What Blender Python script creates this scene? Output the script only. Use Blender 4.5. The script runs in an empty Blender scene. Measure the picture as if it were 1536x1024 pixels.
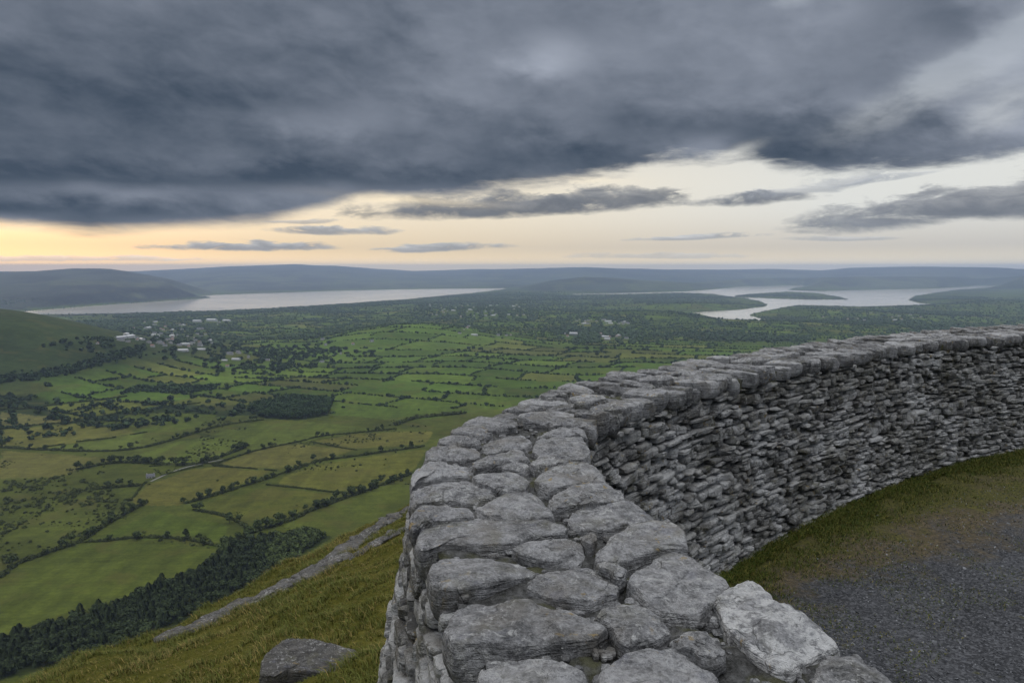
import bpy, math, random
import numpy as np
from mathutils import Vector
R = math.radians
rng = np.random.default_rng(11)
random.seed(11)
sc = bpy.context.scene
COL = sc.collection
CAMZ = 230.0
TOPZ = CAMZ - 0.85          # top of the parapet
YARDZ = CAMZ - 2.35         # gravel inside the fort
F = 1024.0                  # focal length in photo pixels (1536 wide)
PITCH = math.atan(110.0 / F)

# ------------------------------------------------------------------ helpers
def tag(o, label=None, cat=None, group=None, kind=None):
    if label: o['label'] = label
    if cat: o['category'] = cat
    if group: o['group'] = group
    if kind: o['kind'] = kind
    return o

def mesh_np(name, verts, faces, attrs=None, smooth=True):
    """faces: list of int arrays (n,k)"""
    me = bpy.data.meshes.new(name)
    verts = np.asarray(verts, dtype=np.float32)
    if not isinstance(faces, (list, tuple)): faces = [faces]
    me.vertices.add(len(verts)); me.vertices.foreach_set('co', verts.ravel())
    loops = np.concatenate([f.ravel() for f in faces]).astype(np.int32)
    tot = np.concatenate([np.full(len(f), f.shape[1], np.int32) for f in faces])
    start = np.concatenate([[0], np.cumsum(tot)[:-1]]).astype(np.int32)
    me.loops.add(len(loops)); me.loops.foreach_set('vertex_index', loops)
    me.polygons.add(len(tot)); me.polygons.foreach_set('loop_start', start)
    me.polygons.foreach_set('use_smooth', np.full(len(tot), smooth, dtype=bool))
    me.update(calc_edges=True)
    for k, v in (attrs or {}).items():
        v = np.asarray(v, dtype=np.float32)
        if v.ndim == 1:
            a = me.attributes.new(k, 'FLOAT', 'POINT'); a.data.foreach_set('value', v)
        else:
            if v.shape[1] == 3: v = np.concatenate([v, np.ones((len(v), 1), np.float32)], 1)
            a = me.attributes.new(k, 'FLOAT_COLOR', 'POINT'); a.data.foreach_set('color', v.ravel())
    me.validate()
    return me

def obj(name, me, mat=None, parent=None, loc=None):
    o = bpy.data.objects.new(name, me); COL.objects.link(o)
    if mat is not None and not me.materials: me.materials.append(mat)
    if parent is not None: o.parent = parent
    if loc is not None: o.location = loc
    return o

def empty(name, loc=(0, 0, 0)):
    o = bpy.data.objects.new(name, None); COL.objects.link(o); o.location = loc; o.empty_display_size = .2
    return o

# ------------------------------------------------------------------ noise
def _h(ix, iy, iz, seed):
    h = (ix.astype(np.int64) * 374761393 + iy.astype(np.int64) * 668265263 + iz.astype(np.int64) * 2147483647 + seed * 1274126177) & 0xffffffff
    h = ((h ^ (h >> 13)) * 1274126177) & 0xffffffff
    h = ((h ^ (h >> 16)) * 2246822519) & 0xffffffff
    return ((h ^ (h >> 15)) & 0xffffff) / float(0xffffff)

def vn(x, y, z=None, seed=0):
    x = np.asarray(x, float); y = np.asarray(y, float)
    fx = np.floor(x); fy = np.floor(y)
    ux = x - fx; uy = y - fy
    ux = ux * ux * (3 - 2 * ux); uy = uy * uy * (3 - 2 * uy)
    if z is None:
        o = np.zeros_like(fx)
        a = _h(fx, fy, o, seed); b = _h(fx + 1, fy, o, seed); c = _h(fx, fy + 1, o, seed); d = _h(fx + 1, fy + 1, o, seed)
        return (a * (1 - ux) + b * ux) * (1 - uy) + (c * (1 - ux) + d * ux) * uy
    z = np.asarray(z, float); fz = np.floor(z); uz = z - fz; uz = uz * uz * (3 - 2 * uz)
    r = 0
    for k, wz in ((0, 1 - uz), (1, uz)):
        a = _h(fx, fy, fz + k, seed); b = _h(fx + 1, fy, fz + k, seed); c = _h(fx, fy + 1, fz + k, seed); d = _h(fx + 1, fy + 1, fz + k, seed)
        r = r + wz * ((a * (1 - ux) + b * ux) * (1 - uy) + (c * (1 - ux) + d * ux) * uy)
    return r

def fbm(x, y, z=None, seed=0, oct=4, rough=.5):
    s = 0; a = 1.; t = 0; f = 1.
    for k in range(oct):
        s = s + a * vn(x * f + 17.3 * k, y * f + 9.1 * k, None if z is None else z * f + 5.7 * k, seed + k)
        t += a; a *= rough; f *= 2.03
    return s / t

def sstep(a, b, x):
    t = np.clip((x - a) / (b - a), 0, 1); return t * t * (3 - 2 * t)

# ------------------------------------------------------------------ camera maths: photo pixel <-> world ray
def ray(px, py):
    dx = (np.asarray(px, float) - 768) / F; dy = (np.asarray(py, float) - 512) / F
    return dx, math.cos(PITCH) - dy * math.sin(PITCH), -math.sin(PITCH) - dy * math.cos(PITCH)
def onplane(px, py, z):
    x, y, d = ray(px, py); t = (z - CAMZ) / d
    return np.stack([x * t, y * t], -1)
def az_of(px, py=450):
    x, y, d = ray(px, py); return np.degrees(np.arctan2(x, y))
def slope_of(px, py):
    x, y, d = ray(px, py); return -d / np.hypot(x, y)

def inpoly(P, x, y):
    P = np.asarray(P, float); c = np.zeros(np.shape(x), bool); n = len(P)
    for i in range(n):
        x1, y1 = P[i]; x2, y2 = P[(i + 1) % n]
        if y1 == y2: continue
        m = ((y1 > y) != (y2 > y)) & (x < (x2 - x1) * (y - y1) / (y2 - y1) + x1); c ^= m
    return c
def segdist(P, x, y, closed=True):
    P = np.asarray(P, float); d = np.full(np.shape(x), 1e18); n = len(P)
    for i in range(n if closed else n - 1):
        a = P[i]; b = P[(i + 1) % n]; ab = b - a; L = max(ab @ ab, 1e-9)
        t = np.clip(((x - a[0]) * ab[0] + (y - a[1]) * ab[1]) / L, 0, 1)
        d = np.minimum(d, (x - a[0] - t * ab[0]) ** 2 + (y - a[1] - t * ab[1]) ** 2)
    return np.sqrt(d)

def catmull(P, n, closed=False):
    P = np.asarray(P, float); m = len(P)
    t = np.linspace(0, m if closed else m - 1, n, endpoint=not closed)
    i = np.floor(t).astype(int); 
    if not closed: i = np.minimum(i, m - 2)
    u = (t - i)[:, None]
    g = (lambda k: P[k % m]) if closed else (lambda k: P[np.clip(k, 0, m - 1)])
    p0, p1, p2, p3 = g(i - 1), g(i), g(i + 1), g(i + 2)
    return .5 * (2 * p1 + (p2 - p0) * u + (2 * p0 - 5 * p1 + 4 * p2 - p3) * u ** 2 + (3 * p1 - p0 - 3 * p2 + p3) * u ** 3)

# ------------------------------------------------------------------ parapet plan curves (metres, camera over 0,0)
OUT = [(.95, -2.9), (.58, -1.5), (.30, -.3), (.10, .55), (-.08, 1.32), (-.24, 1.87), (-.38, 2.5), (-.43, 2.95), (-.38, 3.33), (-.23, 3.75), (.02, 4.27), (.34, 4.8), (.88, 5.48), (1.55, 6.15), (2.75, 7.22), (4.28, 8.42), (6.04, 9.48), (7.63, 10.2), (9.8, 10.95), (12.4, 11.4)]
INN = [(1.85, -2.6), (1.48, -1.2), (1.20, -.05), (1.00, .72), (.82, 1.40), (.64, 1.90), (.47, 2.42), (.385, 2.86), (.38, 3.22), (.45, 3.66), (.66, 4.03), (1.02, 4.50), (1.56, 5.08), (2.20, 5.70), (3.36, 6.68), (4.78, 7.72), (6.45, 8.62), (7.95, 9.30), (10.0, 10.05), (12.4, 10.5)]
NW = 900
OC = catmull(OUT, NW); IC = catmull(INN, NW)
CC = (OC + IC) / 2
SC = np.concatenate([[0], np.cumsum(np.hypot(*np.diff(CC, axis=0).T))])   # arc length
SLEN = SC[-1]
def arc_table(C):
    s = np.concatenate([[0], np.cumsum(np.hypot(*np.diff(C, axis=0).T))]); return s
SO = arc_table(OC); SI = arc_table(IC)
def at(C, S, s):
    return np.stack([np.interp(s, S, C[:, 0]), np.interp(s, S, C[:, 1])], -1)
def normal_out(C, S, s, sign):
    a = at(C, S, s - .02); b = at(C, S, s + .02); t = b - a; t /= np.hypot(t[..., 0], t[..., 1])[..., None]
    return np.stack([-t[..., 1], t[..., 0]], -1) * sign      # +1: towards the left of travel (outside)
FORT = list(map(tuple, CC[::12])) + [(16, 10.5), (18, 4), (14, -6), (6, -8)]

# ------------------------------------------------------------------ terrain
def ridge(x, y, r, az, pts, foot, back=3500, sh=1.6):
    """pts: (photo x, photo crest y, crest distance, foot distance)"""
    A = np.array([az_of(p[0], p[1]) for p in pts])
    rc = np.interp(az, A, [p[2] for p in pts]); rf = np.interp(az, A, [p[3] for p in pts])
    zc = np.interp(az, A, [CAMZ - slope_of(p[0], p[1]) * p[2] for p in pts])
    t = np.clip((r - rf) / (rc - rf), 0, 1)
    up = t ** sh * (1 - .35 * t) / .65
    up = np.where(t >= 1, 1, np.sin(np.clip(up, 0, 1) * math.pi / 2))
    dn = 1 - sstep(0, back, r - rc)
    h = zc * up * dn
    return np.where((az < A[0]) | (az > A[-1]) | (r < rf), -50, h)

CR_AZ = [-75, -45] + [float(az_of(*q)) for q in ((50, 1008), (250, 944), (450, 838), (600, 762))] + [0, 12, 45, 75]
CR_R = [14, 15, 16, 18, 22, 25, 26, 26, 24, 22]
CR_K = [.2, .52] + [float(slope_of(*q)) for q in ((50, 1008), (250, 944), (450, 838), (600, 762))] + [.30, .31, .31, .2]
def hill_near(x, y, r, az):
    rc = np.interp(az, CR_AZ, CR_R); k = np.interp(az, CR_AZ, CR_K)
    rc = rc + .9 * (vn(az / 4., az * 0 + 3, seed=5) - .5)
    Dc = k * rc; D0 = 3.3
    D = np.where(r < rc, D0 + (Dc - D0) * (np.minimum(r, rc) / rc) ** 1.12, Dc + (r - rc) * np.where(np.abs(az) > 70, .2, .78))
    z = CAMZ - D
    near = r < 120
    n = np.zeros_like(r)
    if np.any(near):
        xx = x[near]; yy = y[near]
        n[near] = (fbm(xx * .5, yy * .5, seed=21, oct=3) - .5) * .5 + (fbm(xx * 2.2, yy * 2.2, seed=22, oct=3) - .5) * .22
    return z + n * np.clip((r - 3) / 4, 0, 1)

def hbase(x, y):
    x = np.asarray(x, float); y = np.asarray(y, float)
    r = np.hypot(x, y); az = np.degrees(np.arctan2(x, y))
    pl = np.interp(r, [0, 900, 2200, 3600, 5500, 20000], [45, 42, 34, 14, 5, 5])
    und = fbm(x / 700, y / 700, seed=1, oct=3) - .5
    pl = pl + und * np.interp(r, [300, 900, 2000, 4000, 7000], [4, 12, 34, 18, 5])
    # round green hill in the middle distance, shoulder on the left, wooded knolls
    def bump(px, py, rr, w, l, amp, p=2):
        a = R(az_of(px, py)); cx, cy = rr * math.sin(a), rr * math.cos(a)
        u = (x - cx) * math.cos(a) - (y - cy) * math.sin(a); v = (x - cx) * math.sin(a) + (y - cy) * math.cos(a)
        return amp * np.exp(-((u / w) ** 2 + (v / l) ** 2))
    pl = pl + bump(625, 490, 1900, 190, 260, 34) + bump(540, 510, 1750, 150, 200, 12)
    pl = pl + bump(-120, 450, 1750, 330, 420, 112) + bump(40, 480, 1500, 170, 260, 26)
    pl = pl + bump(960, 470, 3000, 260, 300, 26) + bump(1080, 450, 4000, 420, 260, 24) + bump(700, 460, 3300, 300, 300, 22)
    pl = pl + bump(1450, 440, 5200, 700, 500, 22) + bump(1190, 444, 5300, 330, 120, 12) + bump(1200, 465, 3600, 500, 260, 14)
    h = np.maximum(pl, 1.5)
    far = r > 3400
    if np.any(far):
        xf, yf, rf, af = x[far], y[far], r[far], az[far]
        A = ridge(xf, yf, rf, af, [(-700, 380, 8000, 3200), (-300, 396, 8400, 3500), (0, 407, 8500, 3800), (55, 405.5, 8500, 3850), (110, 401.5, 8500, 3980), (165, 402.5, 8200, 4120), (200, 408, 7900, 4300), (250, 418, 7100, 4650), (300, 436, 6000, 4960), (318, 446, 5350, 5180)], 0)
        B = ridge(xf, yf, rf, af, [(-200, 408, 14250, 6800), (205, 407, 14250, 6800), (300, 402, 14250, 6800), (345, 399.5, 14100, 6700), (440, 396.5, 14000, 6750), (500, 397.5, 14000, 6850), (560, 403, 14100, 7000), (620, 406, 14700, 7050), (768, 411, 15300, 7200), (830, 420, 15000, 7400)], 0)
        C = ridge(xf, yf, rf, af, [(480, 408, 14750, 9500), (620, 406, 14750, 9400), (680, 405, 14514, 9000), (768, 404, 14396, 8600), (830, 402.5, 14160, 8600), (880, 401, 14160, 8600), (940, 403, 14160, 8900), (1000, 405, 14160, 9200), (1100, 403.5, 14632, 9500), (1150, 403, 14632, 9600), (1230, 406, 14868, 9800), (1280, 402.5, 15340, 10000), (1350, 401, 15340, 10000), (1440, 401, 15340, 10200), (1536, 403, 15340, 10500), (1900, 405, 15340, 10500)], 0)
        D = ridge(xf, yf, rf, af, [(760, 432, 8000, 7000), (793, 428, 8000, 6900), (828, 420, 8100, 6800), (878, 414.5, 8200, 6700), (918, 416, 8200, 6700), (968, 420, 8200, 6800), (1068, 426, 8300, 7300), (1100, 430, 8300, 7600)], 0, back=1500)
        E = ridge(xf, yf, rf, af, [(985, 433, 8600, 8000), (1040, 425, 9200, 8000), (1120, 418, 9600, 8000), (1250, 416, 10000, 8200), (1400, 415, 10300, 8800), (1536, 414, 10500, 9000), (1900, 414, 10500, 9000)], 0, back=2500)
        m = np.maximum.reduce([A, B, C, D, E])
        nn = (fbm(xf / 900, yf / 900, seed=31, oct=4) - .5)
        n2_ = fbm(xf / 2600 + 7, yf / 4200, seed=33, oct=4, rough=.55) - .5
        m = m + nn * np.clip(m, 0, 120) * .26 + n2_ * np.clip(m, 0, 200) * .24
        h[far] = np.maximum(h[far], m)
    hn = hill_near(x, y, r, az)
    k = 5.0; d = np.clip(.5 + .5 * (hn - h) / k, 0, 1)
    return h * (1 - d) + hn * d + k * d * (1 - d) * .3

def hit(px, py, zoff=0.0):
    px = np.atleast_1d(np.asarray(px, float)); py = np.atleast_1d(np.asarray(py, float))
    dx, dy, dz = ray(px, py); hr = np.hypot(dx, dy)
    rr = 240 * (12000 / 240) ** (np.linspace(0, 1, 900))
    res = np.zeros((len(px), 3)); 
    for i in range(len(px)):
        X = dx[i] / hr[i] * rr; Y = dy[i] / hr[i] * rr; Z = CAMZ + dz[i] / hr[i] * rr
        H = hbase(X, Y); b = np.nonzero(Z < H + zoff)[0]
        j = b[0] if len(b) else len(rr) - 1
        if j > 0:
            a0 = Z[j - 1] - H[j - 1]; a1 = Z[j] - H[j]; w = np.clip(a0 / (a0 - a1 + 1e-9), 0, 1)
            res[i] = (X[j - 1] * (1 - w) + X[j] * w, Y[j - 1] * (1 - w) + Y[j] * w, H[j - 1] * (1 - w) + H[j] * w)
        else: res[i] = (X[0], Y[0], H[0])
    return res

# water bodies, traced on the photograph and laid on the z = 0 plane
def wpoly(pts): 
    p = np.array(pts, float); return onplane(p[:, 0], p[:, 1], 0.0)
W_SWILLY = wpoly([(-250, 476), (-60, 471), (25, 468), (110, 461), (190, 455), (270, 450), (318, 446.5), (295, 443.5), (330, 442), (390, 440), (512, 436), (600, 434), (700, 432.8), (760, 432.4), (752, 434.5), (705, 440), (620, 448), (512, 456), (390, 463), (300, 467), (170, 470.5), (110, 471.5), (25, 471), (-250, 486)])
W_FOYLE = wpoly([(858, 440.6), (930, 439.5), (1024, 437.2), (1062, 434.5), (1095, 432), (1110, 430), (1200, 427.8), (1212, 429.6), (1188, 432.5), (1182, 435), (1230, 436.8), (1280, 435.5), (1340, 434), (1400, 433), (1440, 430.5), (1470, 428.3), (1505, 429.3), (1482, 431.8), (1440, 434), (1405, 439), (1372, 444), (1362, 450), (1380, 454.5), (1404, 456.5), (1360, 458.5), (1290, 460), (1250, 459), (1204, 457.5), (1180, 460), (1158, 464.5), (1128, 470), (1124, 473), (1150, 479.5), (1152, 483), (1120, 484), (1085, 480), (1060, 474), (1040, 469), (1060, 467), (1110, 464.5), (1150, 459), (1151, 456.5), (1140, 452), (1115, 446.5), (1090, 444.5), (1070, 441), (1024, 439.4), (930, 441.3), (862, 441.8)])
W_ISLE = wpoly([(1100, 444), (1130, 440.5), (1180, 437.3), (1225, 439.5), (1262, 446), (1272, 449), (1225, 449.3), (1160, 447.8), (1115, 445.8)])
W_FAR = wpoly([(1485, 418.5), (1560, 417), (1700, 417), (1700, 423), (1560, 423), (1500, 421)])
W_FAR2 = wpoly([(1192, 425.8), (1215, 424.2), (1246, 424.4), (1235, 426)])
def water_sd(x, y):
    """signed distance, negative in the water"""
    d = np.full(np.shape(x), 1e9)
    for P, hole in ((W_SWILLY, 0), (W_FOYLE, 0), (W_FAR, 0), (W_FAR2, 0)):
        s = segdist(P, x, y); s = np.where(inpoly(P, x, y), -s, s); d = np.minimum(d, s)
    s = segdist(W_ISLE, x, y); s = np.where(inpoly(W_ISLE, x, y), -s, s)
    return np.maximum(d, -s)
def height(x, y):
    x = np.asarray(x, float); y = np.asarray(y, float)
    h = hbase(x, y); r = np.hypot(x, y)
    m = (r > 2800) & (r < 15500)
    if np.any(m):
        xm, ym = x[m], y[m]
        sd = water_sd(xm, ym) + (fbm(xm / 60, ym / 60, seed=3, oct=3) - .5) * 26
        h[m] = np.where(sd < 0, -3.0, 1.2 + (h[m] - 1.2) * sstep(0, 260, sd))
    return h

# ------------------------------------------------------------------ materials
def new_mat(name):
    m = bpy.data.materials.new(name); m.use_nodes = True; nt = m.node_tree; nt.nodes.clear()
    out = nt.nodes.new('ShaderNodeOutputMaterial'); b = nt.nodes.new('ShaderNodeBsdfPrincipled')
    nt.links.new(b.outputs[0], out.inputs[0]); b.inputs['Roughness'].default_value = .9
    b.inputs['Specular IOR Level'].default_value = .25
    return m, nt, b
class S:
    """tiny expression layer over shader math nodes"""
    def __init__(s, nt, sock): s.nt = nt; s.k = sock
    def _m(s, op, *a, clamp=False):
        n = s.nt.nodes.new('ShaderNodeMath'); n.operation = op; n.use_clamp = clamp
        for i, v in enumerate((s,) + a):
            if isinstance(v, S): s.nt.links.new(v.k, n.inputs[i])
            else: n.inputs[i].default_value = float(v)
        return S(s.nt, n.outputs[0])
    def __add__(s, o): return s._m('ADD', o)
    __radd__ = __add__
    def __mul__(s, o): return s._m('MULTIPLY', o)
    __rmul__ = __mul__
    def __sub__(s, o): return s._m('SUBTRACT', o)
    def __rsub__(s, o): return (s * -1) + o
    def __truediv__(s, o): return s._m('DIVIDE', o)
    def __pow__(s, o): return s._m('POWER', o)
    def mx(s, o): return s._m('MAXIMUM', o)
    def mn(s, o): return s._m('MINIMUM', o)
    def sat(s): return s._m('ADD', 0.0, clamp=True)
    def sq(s): return s._m('MULTIPLY', s)
    def ss(s, a, b):
        n = s.nt.nodes.new('ShaderNodeMapRange'); n.interpolation_type = 'SMOOTHSTEP'
        s.nt.links.new(s.k, n.inputs[0]); n.inputs[1].default_value = a; n.inputs[2].default_value = b
        n.inputs[3].default_value = 0; n.inputs[4].default_value = 1
        return S(s.nt, n.outputs[0])
    def pwl(s, pts):
        """piecewise linear"""
        r = None
        x0, y0 = pts[0]
        for (xa, ya), (xb, yb) in zip(pts[:-1], pts[1:]):
            if ya == yb: continue
            n = s.nt.nodes.new('ShaderNodeMapRange'); n.clamp = True
            s.nt.links.new(s.k, n.inputs[0]); n.inputs[1].default_value = xa; n.inputs[2].default_value = xb
            n.inputs[3].default_value = 0; n.inputs[4].default_value = yb - ya
            t = S(s.nt, n.outputs[0]); r = t if r is None else r + t
        return r + y0
def mixc(nt, f, a, b, mode='MIX'):
    n = nt.nodes.new('ShaderNodeMix'); n.data_type = 'RGBA'; n.blend_type = mode
    for sock, v in ((n.inputs[0], f), (n.inputs[6], a), (n.inputs[7], b)):
        if isinstance(v, S): nt.links.new(v.k, sock)
        elif hasattr(v, 'is_linked'): nt.links.new(v, sock)
        elif isinstance(v, (int, float)): sock.default_value = v
        else: sock.default_value = (*v, 1)
    return n.outputs[2]
def noise(nt, vec, scale, detail=4, rough=.55, dist=0):
    n = nt.nodes.new('ShaderNodeTexNoise'); n.inputs['Scale'].default_value = scale; n.inputs['Detail'].default_value = detail
    n.inputs['Roughness'].default_value = rough; n.inputs['Distortion'].default_value = dist
    if vec is not None: nt.links.new(vec, n.inputs['Vector'])
    return S(nt, n.outputs['Fac'])
def voro(nt, vec, scale, feature='F1', out='Distance', rnd=1):
    n = nt.nodes.new('ShaderNodeTexVoronoi'); n.feature = feature; n.inputs['Scale'].default_value = scale; n.inputs['Randomness'].default_value = rnd
    nt.links.new(vec, n.inputs['Vector']); return n.outputs[out]
def pos(nt): return nt.nodes.new('ShaderNodeNewGeometry').outputs['Position']
def attr(nt, name, out='Color'):
    n = nt.nodes.new('ShaderNodeAttribute'); n.attribute_name = name; return n.outputs[out]
def bump(nt, b, hgt, dist, strength=1.0, prev=None):
    n = nt.nodes.new('ShaderNodeBump'); n.inputs['Strength'].default_value = strength; n.inputs['Distance'].default_value = dist
    nt.links.new(hgt.k if isinstance(hgt, S) else hgt, n.inputs['Height'])
    if prev is not None: nt.links.new(prev, n.inputs['Normal'])
    nt.links.new(n.outputs[0], b.inputs['Normal']); return n.outputs[0]

def rock_mat(name, base=(.175, .178, .185), lichen=.5, scale=1.0, warm=0.0, patch=0.0, pscale=1.0):
    m, nt, b = new_mat(name); p = pos(nt)
    tint = S(nt, attr(nt, 'tint', 'Fac'))
    n1 = noise(nt, p, 5.5 * scale, 5, .6); n2 = noise(nt, p, 22 * scale, 6, .65); n3 = noise(nt, p, 95 * scale, 4, .7)
    v = (n1 - .5) * 1.3 + (n2 - .5) * 1.9 + (n3 - .5) * 2.1 + tint
    hsv = mixc(nt, v.ss(-.45, 1.5), tuple(c * .30 for c in base), tuple(c * 1.8 for c in base))
    # greenish-brown weathering, pale and ochre lichen
    g = noise(nt, p, 9 * scale, 4, .6, .4)
    c = mixc(nt, g.ss(.50, .74) * (.5 + warm), hsv, (.12, .115, .075))
    c = mixc(nt, noise(nt, p, 4.2 * scale, 3, .6).ss(.54, .70) * .5, c, (.16, .145, .12))
    vi = noise(nt, p, 13 * scale, 3, .6)
    c = mixc(nt, vi.ss(.58, .72) * .35, c, (.105, .11, .145))
    l = noise(nt, p, 31 * scale, 5, .7, .6) * .75 + noise(nt, p, 3.2 * scale, 2) * .25
    c = mixc(nt, l.ss(.575 - .05 * lichen, .64) * .85 * min(1, lichen + .3), c, (.42, .42, .41))
    if patch:
        pt = noise(nt, p, 2.3 * pscale, 4, .6, .3); fine = noise(nt, p, 45, 4, .7)
        c = mixc(nt, pt.ss(.49 if pscale < 2 else .45, .60 if pscale < 2 else .52) * fine.ss(.36, .52) * patch, c, (.50, .50, .495))
        c = mixc(nt, noise(nt, p, 1.7, 3, .6).ss(.50, .66) * fine.ss(.35, .6) * patch * .6, c, (.085, .08, .05))
    sp = S(nt, voro(nt, p, 70 * scale)); sel = noise(nt, p, 17 * scale, 2)
    c = mixc(nt, (sp * -1 + .26 + (n3 - .5) * .35).ss(.04, .14) * sel.ss(.56, .64) * .7, c, (.5, .5, .48))
    oc = noise(nt, p, 19 * scale, 3, .6, .5); oc2 = noise(nt, p, 2.4 * scale, 1)
    c = mixc(nt, oc.ss(.62, .70) * oc2.ss(.45, .6) * .8, c, (.29, .21, .08))
    nt.links.new(c, b.inputs['Base Color']); b.inputs['Roughness'].default_value = .82
    rg = (noise(nt, p, 16 * scale, 5, .6, .8) - .5)._m('ABSOLUTE') * 2
    mpz = nt.nodes.new('ShaderNodeMapping'); mpz.inputs['Scale'].default_value = (1, 1, 9); nt.links.new(p, mpz.inputs['Vector'])
    bed = noise(nt, mpz.outputs[0], 9 * scale, 4, .6, .3)
    wob = nt.nodes.new('ShaderNodeMix'); wob.data_type = 'VECTOR'; wob.inputs[0].default_value = .09
    nz = nt.nodes.new('ShaderNodeTexNoise'); nz.inputs['Scale'].default_value = 14 * scale; nt.links.new(p, nz.inputs['Vector']); nt.links.new(p, wob.inputs[4]); nt.links.new(nz.outputs['Color'], wob.inputs[5])
    ck = S(nt, voro(nt, wob.outputs[1], 7.5 * scale, 'DISTANCE_TO_EDGE')); cks = noise(nt, p, 4.5 * scale, 2).ss(.5, .62)
    crack = (ck * -1 + .022).ss(0, .02) * cks
    h = bed * .9 - crack * .55 + n2 * .5 + n3 * .45 + rg * .5 + noise(nt, p, 260 * scale, 3, .65) * .2
    bump(nt, b, h, .034 / scale, 1.0)
    return m

M = {}
M['rock'] = rock_mat('coping rock', base=(.228, .228, .230), lichen=.75)
M['rock_white'] = rock_mat('lichen covered rock', base=(.235, .236, .24), lichen=1.2, patch=1.0, pscale=4.5)
M['rock_face'] = rock_mat('wall face rock', base=(.25, .247, .238), lichen=.9, warm=.3, patch=1.0)
M['ledge'] = rock_mat('ledge rock', base=(.085, .082, .078), lichen=.45, scale=.5, warm=.1)

m, nt, b = new_mat('wall packing'); p = pos(nt)
n1 = noise(nt, p, 18, 6, .7); n2 = noise(nt, p, 70, 4, .7)
c = mixc(nt, (n1 * .6 + n2 * .4).ss(.38, .66), (.022, .022, .02), (.12, .12, .118))
c = mixc(nt, noise(nt, p, 7, 3).ss(.48, .64) * .65, c, (.065, .066, .02))
nt.links.new(c, b.inputs['Base Color']); bump(nt, b, n1 * .6 + n2 * .4, .05); M['pack'] = m

# open land: colour from the field map, broken up at several sizes
m, nt, b = new_mat('land'); p = pos(nt)
a = attr(nt, 'col')
near = S(nt, attr(nt, 'near', 'Fac'))
v = (noise(nt, p, .013, 4, .6) - .5) * 1.0 + (noise(nt, p, .07, 4, .65) - .5) * 1.1 + (noise(nt, p, .45, 3, .6) - .5) * .7
sc1 = mixc(nt, (v * 1.15 + .5).sat(), (.45, .48, .5), (1.5, 1.48, 1.4))
c = mixc(nt, 1.0, a, sc1, 'MULTIPLY')
mp = nt.nodes.new('ShaderNodeMapping'); mp.inputs['Rotation'].default_value = (0, 0, R(24)); mp.inputs['Scale'].default_value = (.02, .30, .02); nt.links.new(p, mp.inputs['Vector'])
stk = noise(nt, mp.outputs[0], 1.0, 4, .6, .3)
c = mixc(nt, 1.0, c, mixc(nt, stk.ss(.3, .7), (.90, .90, .89), (1.1, 1.1, 1.1)), 'MULTIPLY')
br = noise(nt, p, .03, 3, .6, .5)
c = mixc(nt, br.ss(.52, .66) * .38, c, (.075, .066, .018)); rs = noise(nt, p, .16, 4, .7); c = mixc(nt, rs.ss(.56, .68) * .5, c, (.036, .042, .010))
gn = (noise(nt, p, 2.2, 4, .65) - .5) * 1.5 + (noise(nt, p, 9, 4, .7) - .5) * 1.4 + .5
gcol = mixc(nt, gn.sat(), (.030, .034, .005), (.10, .09, .018))
st = noise(nt, p, 5, 4, .7, .6)
gcol = mixc(nt, st.ss(.56, .74) * .5, gcol, (.17, .125, .055))
c = mixc(nt, near, c, gcol)
nt.links.new(c, b.inputs['Base Color']); b.inputs['Roughness'].default_value = 1; b.inputs['Specular IOR Level'].default_value = .05
bump(nt, b, noise(nt, p, 9, 4, .7), .12, .8); M['land'] = m

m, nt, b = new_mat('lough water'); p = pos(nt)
b.inputs['Base Color'].default_value = (.44, .39, .30, 1); b.inputs['Specular IOR Level'].default_value = 1.0  # pale base puts in brightness that the sky reflection lacks
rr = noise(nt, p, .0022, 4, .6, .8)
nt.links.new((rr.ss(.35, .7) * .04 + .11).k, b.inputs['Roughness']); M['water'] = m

def leaf_mat(name, col, var=.5):
    m, nt, b = new_mat(name)
    t = S(nt, attr(nt, 'tint', 'Fac')); oi = S(nt, nt.nodes.new('ShaderNodeObjectInfo').outputs['Random'])
    pn = noise(nt, pos(nt), .02, 2)
    f = (t * .7 + oi * .35 + (pn - .5) * .5).sat()
    c = mixc(nt, f, tuple(x * (1 - var) for x in col), tuple(x * (1 + var * 1.3) for x in col))
    nt.links.new(c, b.inputs['Base Color']); b.inputs['Roughness'].default_value = .8; b.inputs['Specular IOR Level'].default_value = .1
    return m
M['leaf'] = leaf_mat('broadleaf foliage', (.040, .054, .016))
M['hedge'] = leaf_mat('hedge foliage', (.044, .054, .015))
M['needle'] = leaf_mat('conifer needles', (.030, .042, .016), .6)
M['grove'] = leaf_mat('grove foliage', (.026, .045, .016), .45)
M['far'] = leaf_mat('distant tree foliage', (.026, .042, .017), .6)
m, nt, b = new_mat('bark'); b.inputs['Base Color'].default_value = (.05, .042, .034, 1); M['bark'] = m
def flat(name, col, rough=.8):
    m, nt, b = new_mat(name); n = noise(nt, pos(nt), .8, 3)
    nt.links.new(mixc(nt, n, tuple(x * .8 for x in col), tuple(min(1, x * 1.15) for x in col)), b.inputs['Base Color']); b.inputs['Roughness'].default_value = rough; return m
M['render'] = flat('house render', (.40, .39, .37)); M['slate'] = flat('roof slate', (.11, .11, .12)); M['shed'] = flat('shed cladding', (.45, .45, .45), .5)
M['redtile'] = flat('roof tile', (.22, .13, .10)); M['glass'] = flat('window glass', (.03, .035, .04), .2); M['lane'] = flat('lane surface', (.16, .155, .14))

m, nt, b = new_mat('grass blades'); t = attr(nt, 'col')
nt.links.new(t, b.inputs['Base Color']); b.inputs['Roughness'].default_value = .7; b.inputs['Specular IOR Level'].default_value = .15; M['blade'] = m

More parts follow.
